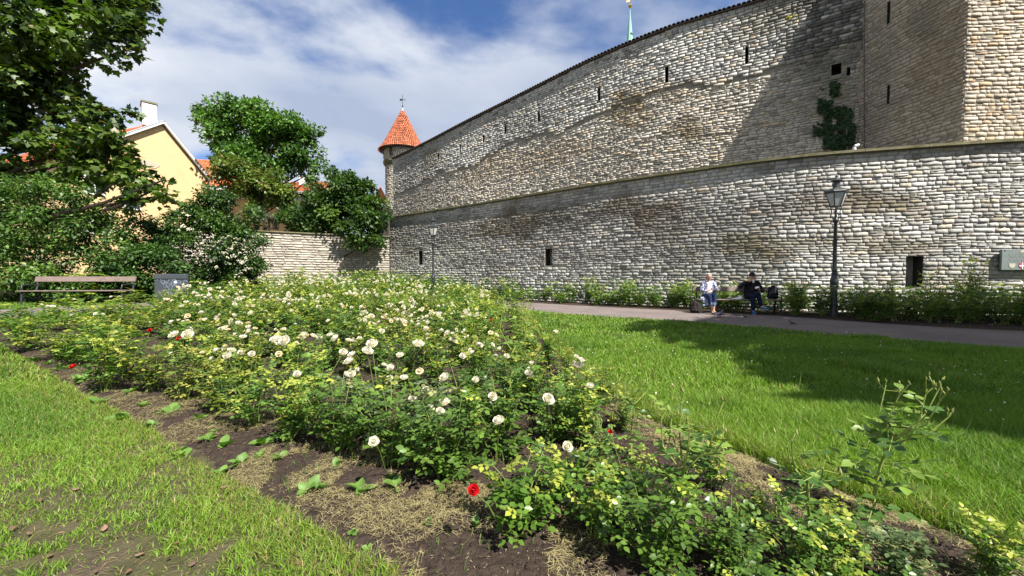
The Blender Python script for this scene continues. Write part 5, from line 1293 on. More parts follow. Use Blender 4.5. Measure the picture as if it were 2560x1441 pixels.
def bush_flowers(sp, tips, g):
    for k_ in range(sp['fl'] + sp['red']):
        t = tips[(k_ // 2) % len(tips)] + g.normal(0, .042, 3) * np.array((1, 1, .45)); isred = k_ >= sp['fl']
        yield isred, t + np.array((0, 0, .045 * g.uniform(.3, 1.6))), (float(g.normal(0.45, .45)), float(g.normal(0, .45)), float(g.uniform(-.9, .9))), float(g.uniform(.48, .92)) * (.75 if isred else 1.0)
def make_bush(sp):
    g = np.random.default_rng(5000 + sp['seed']); x, y, kind, scale = sp['x'], sp['y'], sp['kind'], sp['scale']
    pr = PR[kind][int(g.integers(len(PR[kind])))]; z = bush_z(x, y)
    rz = float(g.uniform(0, 6.28)); root = empty('rose_bush', (x, y, z - .01), rz); root.scale = (scale, scale, scale * sp['hs'])
    link('foliage', pr[0], root)['kind'] = 'stuff'; link('stems', pr[1], root)
    tips = sorted([pr[2][i] for i in g.permutation(len(pr[2]))], key=lambda t_: -t_[2])
    for isred, t, rot, k_ in bush_flowers(sp, tips, g):
        me = BRd[int(g.integers(2))] if isred else (BW[int(g.integers(3))] if g.random() < .58 else BWs[int(g.integers(3))])
        link('flower', me, root, loc=t, rot=(rot[0], rot[1], rot[2] - rz), scale=k_ / scale)
    for k_ in range(2 if math.hypot(x, y) < 5 else 0):
        link('bud', BUD, root, loc=tips[min(5 + k_, len(tips) - 1)] + np.array((0, 0, -.004)), rot=(float(g.normal(0, .25)), float(g.normal(0, .25)), 0), scale=.8 / scale)
    bushes.append((np.array((x, y, z)), root, scale)); label = sp['label']
    if label is None:
        fl = (NUM[min(sp['fl'], 10)] + ' open white flower' + ('s' if sp['fl'] != 1 else '')) if sp['fl'] else ('a red flower' if sp['red'] else 'no open flowers')
        label = LOOK[kind] + ' rose bush with ' + fl + ' ' + bed_place(x, y)
    props(root, label, 'rose bush', sp['group'] or ('rose bushes: ' + label))
    return root

g = np.random.default_rng(101)
# front bushes, placed where their feet stand on the soil
FRONT = [(1300, 1345, 'lime', .88, 0, 0), (1490, 1350, 'lime', .84, 0, 0), (1400, 1275, 'lime', .85, 0, 0), (1120, 1205, 'dark', .95, 0, 0), (980, 1180, 'dark', .92, 0, 0), (1060, 1130, 'grey', .95, 1, 0), (840, 1140, 'dark', .9, 0, 0), (720, 1120, 'mixed', .85, 0, 0),
         (1240, 1160, 'dark', .9, 0, 0), (930, 1090, 'grey', .9, 0, 0), (1640, 1440, 'dark', .80, 0, 0), (1820, 1460, 'dark', .62, 0, 0), (2030, 1470, 'mixed', .62, 0, 0), (2230, 1480, 'grey', .58, 0, 0), (2460, 1470, 'mixed', .55, 0, 0), (1600, 1300, 'mixed', .66, 0, 0), 
          (1460, 1130, 'mixed', .85, 1, 0), (1880, 1345, 'lime', .52, 0, 0), (2110, 1395, 'mixed', .48, 0, 0), (1390, 1110, 'dark', .85, 0, 0), (1560, 1085, 'yellow', .66, 0, 0),
         (1500, 1020, 'yellow', .8, 0, 0), (1440, 1040, 'dark', .8, 2, 0), (1420, 960, 'yellow', .75, 0, 0), (640, 1075, 'mixed', .85, 0, 0), (560, 1040, 'yellow', .9, 0, 0), (460, 1010, 'yellow', .95, 0, 0), (620, 1010, 'mixed', .95, 0, 0), (740, 1045, 'mixed', .95, 1, 0), (380, 985, 'yellow', .95, 0, 0),
         (1160, 1070, 'dark', .95, 1, 0), (1260, 1060, 'dark', .9, 1, 0), (1340, 1040, 'dark', .9, 1, 0), (1780, 1240, 'mixed', .62, 0, 0), (2140, 1560, 'lime', .55, 0, 0), (1900, 1580, 'dark', .55, 0, 0)]
taken = []
for (px_, py_, kd, s_, fl, rd_) in FRONT:
    p = ground(px_, py_); taken.append(p[:2]); add_bush(p[0], p[1], kd, s_ * (.86 if px_ > 1380 else .95), g, fl, rd_)
# the rest of the bed: staggered planting
y = 3.1
while y < 17.2:
    stp = .46 if y < 8 else .60
    for x in np.arange(-10, 1.4, stp):
        xx, yy = x + g.uniform(-.17, .17), y + g.uniform(-.15, .15)
        sd_ = float(poly_sd(np.array([xx]), np.array([yy]), BED)[0]); left = xx < -1.2
        if sd_ < (.34 if (left and yy < 4.0) else (.10 if left else .20)): continue
        if any((xx - t[0]) ** 2 + (yy - t[1]) ** 2 < .30 ** 2 for t in taken): continue
        q = project(np.array((xx, yy, float(gz(xx, yy)))))
        if q[0] < -120: continue
        if abs(q[0] - 850) < 75 and abs(q[1] - 1010) < 40: continue          # bare soil gap
        taken.append((xx, yy)); u = (q[0] - 880) / 420; core = math.exp(-u * u) ; r_ = g.random()
        if q[0] < 430 + 30 * g.normal(): kd = ('yellow', 'mixed', 'yellow', 'lime')[int(g.integers(4))]; fl = int(g.integers(2, 5)) if (r_ < .22 and yy > 5.5) else 0
        elif q[0] > 1230: kd = ('yellow', 'mixed', 'lime')[int(g.integers(3))]; fl = int(r_ < .08) * 2
        else: kd = ('dark', 'mixed', 'mixed', 'yellow', 'lime')[int(g.integers(5))]; fl = int(g.integers(5, 12)) if (r_ < .45 + .5 * core and yy > 3.6) else int(g.integers(0, 3))
        fl = int(fl * (1.0 if yy < 8 else .75))
        if g.random() < .14: fl = 0
        hh = (1.0 + .34 * S((yy - 4) / 9)) * (1 - .36 * float(S((520 - q[0]) / 160)) * float(S((yy - 4.5) / 2)))
        if g.random() < (.27 if yy < 7 else .12): continue
        add_bush(xx, yy, kd, .74 + .34 * g.random() + .12 * S((yy - 5) / 6), g, fl, 0, hs=hh)
    y += .44 if y < 8 else .62
M['pale_stem'] = material('pale_stem', (0.20, 0.25, 0.05), .6, var=.3, vscale=20)
# tall single-stemmed shoots with open heads of buds
def tall_rose(px_, py_, top_py, lean, seed, label, heads=5, lsz=.058, kd='lime'):
    g = np.random.default_rng(seed); p = ground(px_, py_); d = p[1]; H = float(at(px_, top_py, d)[2]) - p[2]
    root = empty('tall_rose', (p[0], p[1], p[2] - .03), label=label, cat='rose stem', group=None); H += .03
    cur = lambda t: np.array((lean * t ** 1.6 * H, .03 * math.sin(t * 5), H * t)); mb = MB(); P = []; Y = []; Nn = []; sz = []; C = []
    tt = np.linspace(0, .68, 7); mb.tube([cur(t) for t in tt], [.0085 * (1 - .5 * t) for t in tt], 6)
    ends = []
    for k_ in range(heads):
        t0 = g.uniform(.52, .68); a = g.uniform(0, 6.28); q0 = cur(t0); q2 = cur(1.0) * np.array((1, 1, g.uniform(.80, 1.0))) + np.array((math.cos(a), math.sin(a), 0)) * H * g.uniform(.05, .20); m = (q0 + q2) / 2 + np.array((math.cos(a), math.sin(a), -.3)) * H * .05
        mb.tube([q0, m, q2], [.0045, .0035, .0025], 5); ends.append(q2)
        for _ in range(3):
            e = q2 + g.normal(0, .022, 3) + np.array((0, 0, .03)); mb.tube([q2 * .85 + m * .15, e], [.002, .0016], 4); o = link('bud', BUD, root, loc=e, rot=(float(g.normal(0, .3)), float(g.normal(0, .3)), 0), scale=float(g.uniform(.55, .85)))
    srcs = [(cur(t), 1) for t in np.concatenate([g.uniform(.10, .68, 20)])] + [((e * u + cur(.6) * (1 - u)), .8) for e in ends for u in (.35, .7)]
    for q, k2 in srcs:
        la = g.uniform(0, 6.28); el = g.uniform(-.2, .5); dd = np.array((math.cos(la) * math.cos(el), math.sin(la) * math.cos(el), math.sin(el))); Lr = lsz * 2.6 * k2; side = np.cross(dd, (0, 0, 1.)); side /= np.linalg.norm(side); nup = np.cross(side, dd)
        mb.tube([q, q + dd * Lr], .0016, 4)
        cc = (np.array((.06, .125, .025)) if g.random() < .45 else np.array((.17, .26, .045))) * g.uniform(.8, 1.2)
        for u, sg_ in ((.35, -1), (.35, 1), (.68, -1), (.68, 1), (.95, 0)):
            P.append(q + dd * Lr * u); Y.append(dd * (.45 if sg_ else 1) + side * sg_ * .9 + g.normal(0, .1, 3)); Nn.append(nup + g.normal(0, .3, 3)); sz.append(lsz * k2 * g.uniform(.85, 1.15)); C.append(cc)
    V, F, Cc = leaf_cloud(np.array(P), np.array(Y), np.array(Nn), np.array(sz), np.array(C), ROSE_V, ROSE_F)
    mb.build('stem', M['pale_stem'], root, smooth=True); link('foliage', np_mesh('tall_rose_leaf', V, [F], M['rose_leaf'], Cc), root)['kind'] = 'stuff'
    return root
tall_rose(2190, 1330, 958, .16, 1, 'tall bare rose stem topped by a spray of buds at the lawn edge', 7, .066)
tall_rose(2045, 1390, 1090, -.20, 2, 'leaning thin rose stem beside the tallest budding stem', 3, .05)
tall_rose(1705, 1400, 990, .02, 3, 'thick upright rose stem with pale mildewed top among dark bushes', 7, .056)
tall_rose(1275, 1090, 762, .01, 4, 'tall leafy rose stem standing above white blooms in mid bed', 4, .05)
tall_rose(1580, 1160, 930, .03, 5, 'slender rose stem by the dry grass of the lawn edge', 3, .036)
tall_rose(1470, 1210, 1050, .25, 6, 'slanting yellow green rose stem above the low light green bushes', 3, .045)

# ------------------------------------------------------------------ planting along the foot of the retaining wall
g = np.random.default_rng(202)
WL = {'sun': 'leafy bright green rose bush in the sunny strip at the wall foot', 'shade': 'dark leafy bush in the shaded strip at the wall foot'}
s_ = .8
while s_ < low.L - 3:
    for off in (.5, 1.15, 1.8, 2.45, 3.1):
        q = low.xy(np.array(s_ + g.uniform(-.2, .2))) + low.nrm(np.array(s_)) * (off + g.uniform(-.15, .15))
        if poly_sd(np.array([q[0]]), np.array([q[1]]), PATH)[0] > -.38: continue
        dd = np.abs(np.dot(q - BC, bx_dir)); db = np.dot(q - BC, BN)
        if dd < 1.65 and db < .75: continue
        px_ = project(np.array((q[0], q[1], .4)))[0]
        if px_ > 3100: continue
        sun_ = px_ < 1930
        kd = ('mixed', 'lime', 'dark', 'lime')[int(g.integers(4))] if sun_ else ('dark', 'dark', 'mixed')[int(g.integers(3))]  # leaf colours follow the light: brighter in the sunny strip, darker in the shaded
        sc_ = (1.45 if sun_ else 1.3) * g.uniform(.85, 1.15)
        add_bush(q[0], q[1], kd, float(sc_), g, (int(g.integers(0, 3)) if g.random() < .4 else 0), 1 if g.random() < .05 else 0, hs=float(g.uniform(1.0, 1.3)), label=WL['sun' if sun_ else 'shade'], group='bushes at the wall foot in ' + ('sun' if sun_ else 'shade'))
    s_ += .62
for i, (px_, py_, d_, h_) in enumerate(((2330, 745, 12.0, 1.0), (2430, 745, 11.7, 1.45), (1985, 745, 12.6, .8))):
    p = at(px_, 780, d_); p[2] = 0; add_bush(p[0], p[1], 'yellow', 1.35, g, 0, 0, hs=h_ / .58, label=['short bright yellow green shoots before the wall beside the dark opening', 'tallest bright yellow green shoots before the wall below the plaque', 'pale shoots at the wall foot beside the bench end'][i], group='shoots at the wall foot', keep=True)
# beyond the far end: plants between the path and the garden wall
for i in range(46):
    t = g.random(); q = np.array((-12.8 + 8.5 * t, 22.3 + 1.0 * t)) + g.normal(0, .9, 2)
    if poly_sd(np.array([q[0]]), np.array([q[1]]), PATH)[0] > -.2: continue
    add_bush(q[0], q[1], ('mixed', 'lime', 'yellow')[int(g.integers(3))], float(g.uniform(1.2, 1.6)), g, 0, 0, hs=float(g.uniform(1.0, 1.35)), label='green bush in the bed before the pale garden wall', group='bushes before the garden wall')
for i in range(26):
    t = g.random(); q = np.array((-14.2 + 4.2 * t, 12.0 + 6.2 * t)) + g.normal(0, .5, 2)
    if poly_sd(np.array([q[0]]), np.array([q[1]]), PATH)[0] > -.15: continue
    add_bush(q[0], q[1], ('mixed', 'dark')[int(g.integers(2))], float(g.uniform(1.1, 1.5)), g, 0, 0, hs=1.1, label='low green bush at the foot of the flowering shrub', group='bushes below the flowering shrub')

# the 295 bushes that show largest are objects; the rest, far off, form one mass of lighter foliage
for sp in specs:
    d_ = math.hypot(sp['x'], sp['y']); sp['size'] = 1e9 if sp['keep'] else sp['scale'] * math.sqrt(sp['hs']) / d_
specs.sort(key=lambda q: -q['size'])
for sp in specs[:295]: make_bush(sp)
print('bushes', len(specs))
FAR = {k: rose_proto(900 + i, 8, h_, .36, 5, .095, a_, b_, YG, .16, T=(OVAL_V, OVAL_F)) for i, (k, h_, a_, b_) in enumerate((('dark', .55, DG, MG), ('lime', .48, (0.045, .105, .016), LG), ('mixed', .60, (0.030, .075, .015), (.125, .235, .038)), ('yellow', .58, (0.05, .095, .018), (.16, .22, .04)), ('grey', .5, (0.02, .055, .026), (.10, .16, .095))))}
def raw(me):
    v = np.zeros(len(me.vertices) * 3, np.float32); me.vertices.foreach_get('co', v); a_ = me.attributes.get('Col'); c_ = None
    if a_ is not None: c_ = np.zeros(len(me.vertices) * 4, np.float32); a_.data.foreach_get('color', c_); c_ = c_.reshape(-1, 4)[:, :3]
    f = [np.array([p.vertices[:] for p in me.polygons if len(p.vertices) == n_]) for n_ in (3, 4)]
    return v.reshape(-1, 3), [q for q in f if len(q)], c_
RAW = {k: raw(v[0]) for k, v in FAR.items()}; RB = raw(bloom(8, M['petal'], .042, ((5, .6, .9), (6, 1.0, .5))))
LV, LF, LC, BV, BF3, BF4 = [], [], [], [], [], []; nl = nb = 0
for sp in specs[295:]:
    g = np.random.default_rng(5000 + sp['seed']); rz = g.uniform(0, 6.28); ca, sa = math.cos(rz), math.sin(rz); Rm = np.array(((ca, -sa, 0), (sa, ca, 0), (0, 0, 1))); sc3 = np.array((1, 1, sp['hs'])) * sp['scale']; o3 = np.array((sp['x'], sp['y'], bush_z(sp['x'], sp['y'])))
    v, f, c_ = RAW[sp['kind']]; LV.append((v * sc3) @ Rm.T + o3); LF.append(f[0] + nl); LC.append(c_ * g.uniform(.85, 1.15)); nl += len(v)
    for isred, t, rot, k_ in bush_flowers(sp, sorted(FAR[sp['kind']][2], key=lambda t_: -t_[2]), g):
        if isred: continue
        Rr = np.array(Matrix.LocRotScale((0, 0, 0), __import__('mathutils').Euler(rot), (k_,) * 3).to_3x3()); v, f, _ = RB; BV.append(v @ Rr.T + (t * sc3) @ Rm.T + o3)
        for q in f: (BF3 if q.shape[1] == 3 else BF4).append(q + nb)
        nb += len(v)
o = link('far_bushes', np_mesh('far_bushes', np.vstack(LV), [np.vstack(LF)], M['rose_leaf'], np.vstack(LC))); props(o, 'far mass of low green bushes along the path and walls', 'bushes', kind='stuff')
if BV: o = link('far_flowers', np_mesh('far_flowers', np.vstack(BV), [np.vstack(BF3), np.vstack(BF4)], M['petal'], smooth=True)); props(o, 'white flowers dotted over the far bushes', 'flowers', kind='stuff')
g = np.random.default_rng(606)
# open blooms in the foreground, each on a stalk of the nearest bush
BL = [(1370, 998, 30, .46), (1112, 1007, 28, .46), (1247, 1054, 30, .40), (1076, 1022, 22, .44), (1112, 945, 26, .50), (1010, 946, 20, .5), (1232, 991, 22, .46), (1418, 1116, 26, .36), (1448, 916, 26, .42), (1436, 912, 18, .43), (1322, 935, 22, .46), (1046, 862, 28, .58), (930, 862, 30, .60), (918, 880, 26, .58), (873, 905, 26, .52), (879, 934, 22, .5), (880, 888, 20, .54), (858, 882, 20, .55), (743, 936, 18, .46), (569, 890, 20, .50), (605, 881, 18, .52), (690, 850, 30, .6), (712, 853, 28, .6), (470, 838, 26, .6), (436, 838, 22, .58), (1000, 890, 20, .54), (1158, 890, 18, .5), (630, 885, 16, .52), (1190, 950, 18, .48), (760, 840, 22, .6), (840, 846, 22, .6), (935, 1105, 13, .36), (865, 952, 20, .44), (1100, 1030, 18, .42), (1065, 975, 16, .46), (1030, 1000, 15, .44)]
def nearest(p): return min(bushes, key=lambda b: (b[0][0] - p[0]) ** 2 + (b[0][1] - p[1]) ** 2)
def world_child(root, me, p, rot, sc_, name):
    Mx = Matrix.LocRotScale(root.location, root.rotation_euler, root.scale); L_ = Mx.inverted() @ Vector([float(c) for c in p])
    s0 = root.scale[0]
    return link(name, me, root, loc=L_, rot=(rot[0], rot[1], rot[2] - root.rotation_euler.z), scale=sc_ / s0)
def stalk(root, p, lean=.05):
    Mx = Matrix.LocRotScale(root.location, root.rotation_euler, root.scale).inverted(); b = root.location; p = np.array(p)
    a = np.array((b.x * .6 + p[0] * .4, b.y * .6 + p[1] * .4, b.z + .05)); m = (a + p) / 2 + np.array((0, 0, .03))
    MB().tube([Mx @ Vector(a), Mx @ Vector(m), Mx @ Vector(p)], [.005, .0042, .0032], 5).build('flower_stalk', M['rose_stem'], root)
showy = {}
for (px_, py_, dia, hh) in BL:
    p = ground(px_, py_, hh); b = nearest(p)[1]; k_ = dia * p[1] / FOC / .086
    k_ = min(max(k_, .65), 1.35); tow = math.atan2(-p[0], p[1])
    world_child(b, BW[int(g.integers(3))], p, (float(g.uniform(.25, .95)), float(g.normal(0, .2)), float(g.normal(0, .4))), k_, 'flower'); stalk(b, p - np.array((0, 0, .004)))
    showy.setdefault(b.name, [b, 0]); showy[b.name][1] += 1
for b, n_ in showy.values():
    n_ += sum(1 for c_ in b.children if c_.name.startswith('flower') and not c_.name.startswith('flower_stalk')) - n_
    b['label'] = 'rose bush with ' + NUM[min(n_, 10)] + ' showy white bloom' + ('s' if n_ > 1 else '') + ' on stalks ' + bed_place(b.location.x, b.location.y); b['group'] = 'front rose bushes: ' + b['label']
for (px_, py_, dia, hh) in ((1184, 1226, 26, .34), (184, 917, 16, .25), (375, 826, 9, .55), (447, 847, 10, .5), (1526, 1080, 8, .42), (1226, 800, 9, .6)):
    p = ground(px_, py_, hh); b = nearest(p)[1]; k_ = min(max(dia * p[1] / FOC / .08, .3), 1.1)
    world_child(b, BRd[0], p, (.8, .1, float(g.normal(0, .4))), k_, 'flower'); stalk(b, p - np.array((0, 0, .004)))
    if b.name not in showy: b['label'] = 'rose bush with red stalked bloom ' + bed_place(b.location.x, b.location.y) + ''; b['group'] = 'rose bushes with one red bloom'

# ------------------------------------------------------------------ broad-leaved weeds along the bed margin
M['weed'] = material('weed_leaf', (0.14, 0.25, 0.05), .5, trans=.4, var=.25, vscale=14, spec=.35)
WV = []; WF = []
for i, (t, w) in enumerate(((0, .04), (.2, .20), (.45, .33), (.7, .28), (.88, .14), (1.0, .01))):
    for u in (-1, 0, 1): WV.append((u * w, t, .12 * abs(u) * w * 3 - .25 * t * t + .18 * t))
for i in range(5):
    for j in range(2): WF.append((i * 3 + j, i * 3 + j + 1, i * 3 + 4 + j, i * 3 + 3 + j))
WM = np_mesh('weed_leaf', np.array(WV), [np.array(WF)], M['weed'], smooth=True)
g = np.random.default_rng(303)
WEED = [(455, 1140, .15), (520, 1110, .13), (300, 1050, .16), (380, 1070, .13), (600, 1170, .12), (660, 1120, .14), (770, 1240, .15), (905, 1245, .14), (990, 1240, .12), (880, 1340, .05), (920, 1375, .045), (1190, 1330, .07), (250, 1010, .16), (200, 960, .16), (150, 930, .15), (330, 990, .14), (700, 1160, .11), (560, 1130, .12), (1070, 1320, .06), (840, 1180, .1), (430, 1040, .13), (90, 905, .15), (1320, 1200, .05), (1240, 1270, .06), (500, 1060, .12), (720, 1300, .05)]
WEED += [(x_ + float(g.normal(0, 60)), y_ + float(g.normal(0, 22)), s_ * float(g.uniform(.4, .9))) for x_, y_, s_ in WEED[:9] + WEED[12:18] + WEED[20:22]]
for (px_, py_, s_) in WEED:
    p = ground(px_, py_); rt = empty('weed_plant', (p[0], p[1], float(soil_z(np.array([p[0]]), np.array([p[1]]))[0])), float(g.uniform(0, 6.3)), label='broad leaved green weed sprouting on the bare margin of the rose bed', cat='weed', group='weeds on the bed margin')
    n = int(g.integers(4, 8))
    for k_ in range(n): link('leaf', WM, rt, loc=(0, 0, .0), rot=(float(g.uniform(.15, 1.1)), float(g.normal(0, .3)), k_ * 6.28 / n + float(g.normal(0, .25))), scale=float(s_ * .78 * g.uniform(.55, 1.1)))
# ------------------------------------------------------------------ grass, dry cuttings, small litter
g = np.random.default_rng(404)
def bare_mask(x, y):                       # trodden earth at the near left corner, ragged and broken up by tufts
    a = np.hypot((x + 1.75) / .85, (y - 1.68) / .32); b = np.hypot((x + 1.05) / .5, (y - 1.5) / .14); c_ = np.hypot((x + 2.9) / .7, (y - 2.25) / .26)
    n = n2(x, y, 2.2, 4, 8.).reshape(np.shape(x)) - .5; f = n2(x, y, 11., 3, 18.).reshape(np.shape(x)) - .5
    return np.clip(np.maximum.reduce([S((1.15 - a + n * 1.6 + f * 2.0) / .9), S((1.1 - b + n * 1.6 + f * 2.0) / .9), .75 * S((1.1 - c_ + n * 1.6 + f * 1.2) / .8), .62 * S((1.15 - np.hypot((x + 3.1) / 1.2, (y - 2.3) / .6) + n * 2.0 + f * 2.0) / .9)]), 0, 1)
def scatter(n, y0, y1, power=1.0):
    if power == 0:                          # the lawn beside the framed part
        y = y0 + (y1 - y0) * g.random(n); a = 1.37 * np.maximum(y, 1.25) + .3; x = np.sign(g.random(n) - .5) * (np.where(y < 1.25, 0, a) + g.random(n) * np.where(y < 1.25, a + 2.0, 2.6)); return x, y
    y = y0 + (y1 - y0) * g.random(n) ** power; half = 1.37 * y + .3; x = (g.random(n) * 2 - 1) * half
    return x, y
def blades(x, y, h, w, bend, C, z=None, seg=True):
    n = len(x); a = g.uniform(0, 6.28, n); ax = np.stack([np.cos(a), np.sin(a)], 1); b = g.uniform(0, 6.28, n); bd = np.stack([np.cos(b), np.sin(b)], 1) * (bend * h)[:, None]
    z = gz(x, y) if z is None else z; B = np.stack([x, y, z - .008], 1)
    def pt(t, s_): q = B.copy(); q[:, :2] += bd * (t * t) + ax * (s_ * w)[:, None]; q[:, 2] += h * (t - .25 * bend * t * t); return q
    V = np.stack([pt(0, -.5), pt(0, .5), pt(.55, -.42), pt(.55, .42), pt(1, 0)], 1)
    k = np.arange(n)[:, None] * 5
    return V.reshape(-1, 3), k + np.array([[0, 1, 3, 2]]), k + np.array([[2, 3, 4]]), np.repeat(C[:, None], 5, 1).reshape(-1, 3)
GV, GQ, GT, GC = [], [], [], []; base = 0
for (n, y0, y1, pw, hh, ww) in ((275000, 1.25, 4.2, .8, (.045, .105), .0053), (185000, 4.0, 8.0, .8, (.05, .11), .0115), (95000, 7.8, 15.0, .9, (.05, .10), .024), (48000, .2, 8.0, 0, (.05, .11), .011)):
    x, y = scatter(n, y0, y1, pw)
    keep = (poly_sd(x, y, BED) < .015 + .07 * (n2(x, y, 3., 2, 4.) - .5)); x, y = x[keep], y[keep]
    keep = (poly_sd(x, y, PATH) < -.01) & ~((x > -4) & (y > np.interp(x, P_IN[::-1, 0], P_IN[::-1, 1]) + .3)); x, y = x[keep], y[keep]
    keep = (x > .2) | (x < -.2); x, y = x[keep], y[keep]
    bm = bare_mask(x, y); left = x < -.0; keep = g.random(len(x)) > np.where(left, bm * .93, 0); x, y, bm = x[keep], y[keep], bm[keep]
    # thin the lawn where the density of the photograph's turf does not need it
    N = len(x); ls = n2(x, y, 1.1, 4, 6.); tall = n2(x, y, .6, 3, 12.)
    h = g.uniform(hh[0], hh[1], N) * (.62 + .75 * tall) * np.where(x < 0, .72 * (1 - .5 * bm), 1.12); sd_ = -poly_sd(x, y, BED)
    edge = S((.45 - sd_) / .45); h *= 1 + .35 * edge * (x > 0)
    base_c = np.array((0.165, 0.275, 0.030)); lush = np.array((0.112, 0.212, 0.026)); dry = np.array((0.30, 0.26, 0.09)); yel = np.array((0.21, 0.275, 0.032))
    tuft = S((n2(x, y, 1.9, 3, 44.) - .58) / .14); h *= 1 + .55 * tuft * (x > 0); k1 = np.clip(S((ls - .35) / .3) + .6 * tuft, 0, 1)[:, None]; C = base_c * (1 - k1) + lush * k1; k2 = (edge * .55 + .12) * g.random(N); C = C * (1 - k2[:, None]) + yel * k2[:, None]
    dr = (g.random(N) < .05 + .16 * edge + .10 * (x < 0) * (bm + .3)); C = np.where(dr[:, None], dry * g.uniform(.6, 1.1, (N, 1)), C) * g.uniform(.75, 1.25, (N, 1))
    V, Q, T, C = blades(x, y, h, ww * g.uniform(.7, 1.3, N), g.uniform(.15, .95, N), C); GV.append(V); GQ.append(Q + base); GT.append(T + base); GC.append(C); base += len(V)
o = link('lawn_grass', np_mesh('lawn_grass', np.vstack(GV), [np.vstack(GQ), np.vstack(GT)], M['blade'], np.vstack(GC))); props(o, 'green grass blades of the lawn', 'grass', kind='stuff')
print('grass verts', base)
# seeding grass stalks standing out of the lawn
x, y = scatter(900, 2.2, 10, .9); kp = (poly_sd(x, y, BED) < -.02) & (x > 0) & (poly_sd(x, y, PATH) < -.05); x, y = x[kp], y[kp]
C = np.array((.17, .19, .06)) * g.uniform(.7, 1.2, (len(x), 1)); V, Q, T, C = blades(x, y, g.uniform(.14, .30, len(x)), np.full(len(x), .004), g.uniform(.05, .35, len(x)), C)
o = link('grass_stalks', np_mesh('grass_stalks', V, [Q, T], M['straw'], C)); props(o, 'thin seeding grass stalks in the lawn', 'grass', kind='stuff')
# white clover heads in the lawn
x, y = scatter(1300, 3.0, 12.5, .8); kp = (poly_sd(x, y, BED) < -.15) & (x > 0) & (poly_sd(x, y, PATH) < -.05) & (n2(x, y, .7, 2, 31.) > .45); x, y = x[kp], y[kp]; n = len(x)
hv = np.array([(math.cos(a) * .011, math.sin(a) * .011, z_) for z_ in (0, .012) for a in np.linspace(0, 6.283, 6)[:-1]] + [(0, 0, .02)]); hf = np.array([(i, (i + 1) % 5, 5 + (i + 1) % 5, 5 + i) for i in range(5)]); ht = np.array([(5 + i, 5 + (i + 1) % 5, 10) for i in range(5)])
P = np.stack([x, y, gz(x, y) + g.uniform(.07, .12, n)], 1); V = (P[:, None] + hv[None] * g.uniform(.35, .75, (n, 1, 1))).reshape(-1, 3); kb = (np.arange(n) * 11)[:, None, None]
o = link('clover_flowers', np_mesh('clover_flowers', V, [(hf[None] + kb).reshape(-1, 4), (ht[None] + kb).reshape(-1, 3)], M['petal'])); props(o, 'scattered white clover heads in the lawn', 'clover', kind='stuff')

# dry cut grass lying on the soil
def straw(n, xs_, ys_, L, w, zl, colr, jit):
    a = g.uniform(0, 6.28, n) if jit is None else g.normal(jit, .7, n); l = g.uniform(L[0], L[1], n); d = np.stack([np.cos(a), np.sin(a), g.normal(0, .16, n)], 1) * l[:, None] / 2
    s_ = np.stack([-np.sin(a), np.cos(a), np.zeros(n)], 1) * (w / 2); z = soil_z(xs_, ys_) + zl * g.random(n) + .003; c_ = np.stack([xs_, ys_, z], 1); up = np.array((0, 0, 1.)) * (l * .12)[:, None]
    V = np.stack([c_ - d, c_ + up * .6 + s_, c_ + d, c_ + up * .6 - s_], 1); k = np.arange(n)[:, None] * 4
    C = np.array(colr[0]) * (1 - (t := g.random((n, 1)))) + np.array(colr[1]) * t
    return V.reshape(-1, 3), k + np.array([[0, 1, 2, 3]]), np.repeat(C[:, None], 4, 1).reshape(-1, 3)
PX, PY = [], []
for (px_, py_, rx, ry, am) in ((500, 1060, .55, .35, 1), (780, 1180, .55, .30, 1), (620, 1180, .35, .2, .7), (950, 1260, .5, .22, .8), (1080, 1290, .35, .2, .7), (1300, 1420, .4, .15, .55), (1850, 1130, .5, .35, 1.0), (1620, 1050, .3, .5, .9), (2080, 1260, .35, .2, .8), (1480, 920, .25, .9, .9), (250, 975, .8, .4, .8), (1100, 1420, .5, .12, .45), (330, 1010, .6, .3, .7), (2300, 1390, .4, .2, .5), (1950, 1200, .35, .25, .6), (1400, 1330, .3, .2, .4), (120, 915, .9, .4, .5)):
    p = ground(px_, py_); m = int(40000 * am * rx * ry); r_ = np.sqrt(g.random(m)) * 1.25; t = g.uniform(0, 6.28, m); PX.append(p[0] + rx * r_ * np.cos(t)); PY.append(p[1] + ry * r_ * np.sin(t))
m = 16000; PX.append(g.uniform(-6.5, 2.6, m)); PY.append(.9 + 5.0 * g.random(m)); x, y = np.concatenate(PX), np.concatenate(PY)
sd_ = poly_sd(x, y, BED); keep = (sd_ > -.04) & (n2(x, y, 3.5, 4, 51.) + .22 * (n2(x, y, 16, 2, 5.) - .5) > .40); x, y = x[keep], y[keep]
V, Q, C = straw(len(x), x, y, (.015, .075), .0019, .020, ((0.15, 0.125, 0.05), (0.47, 0.40, 0.19)), None)
o = link('dry_cuttings', np_mesh('dry_cuttings', V, [Q], M['straw'], C)); props(o, 'straw coloured dry grass cuttings on the soil of the rose bed', 'straw', kind='stuff'); print('straw', len(x))
# sparse green sprouts in the bed
n = 5000; x = g.uniform(-5, 2.4, n); y = .9 + 4.2 * g.random(n); kp = (poly_sd(x, y, BED) > .03) & (n2(x, y, 2.4, 3, 61.) > .56); x, y = x[kp], y[kp]
C = np.array((.10, .17, .03)) * g.uniform(.6, 1.3, (len(x), 1)); V, Q, T, C = blades(x, y, g.uniform(.03, .11, len(x)), np.full(len(x), .0045), g.uniform(.3, .9, len(x)), C, z=soil_z(x, y))
o = link('bed_sprouts', np_mesh('bed_sprouts', V, [Q, T], M['blade'], C)); props(o, 'sparse green sprouts on the soil of the bed', 'grass', kind='stuff')
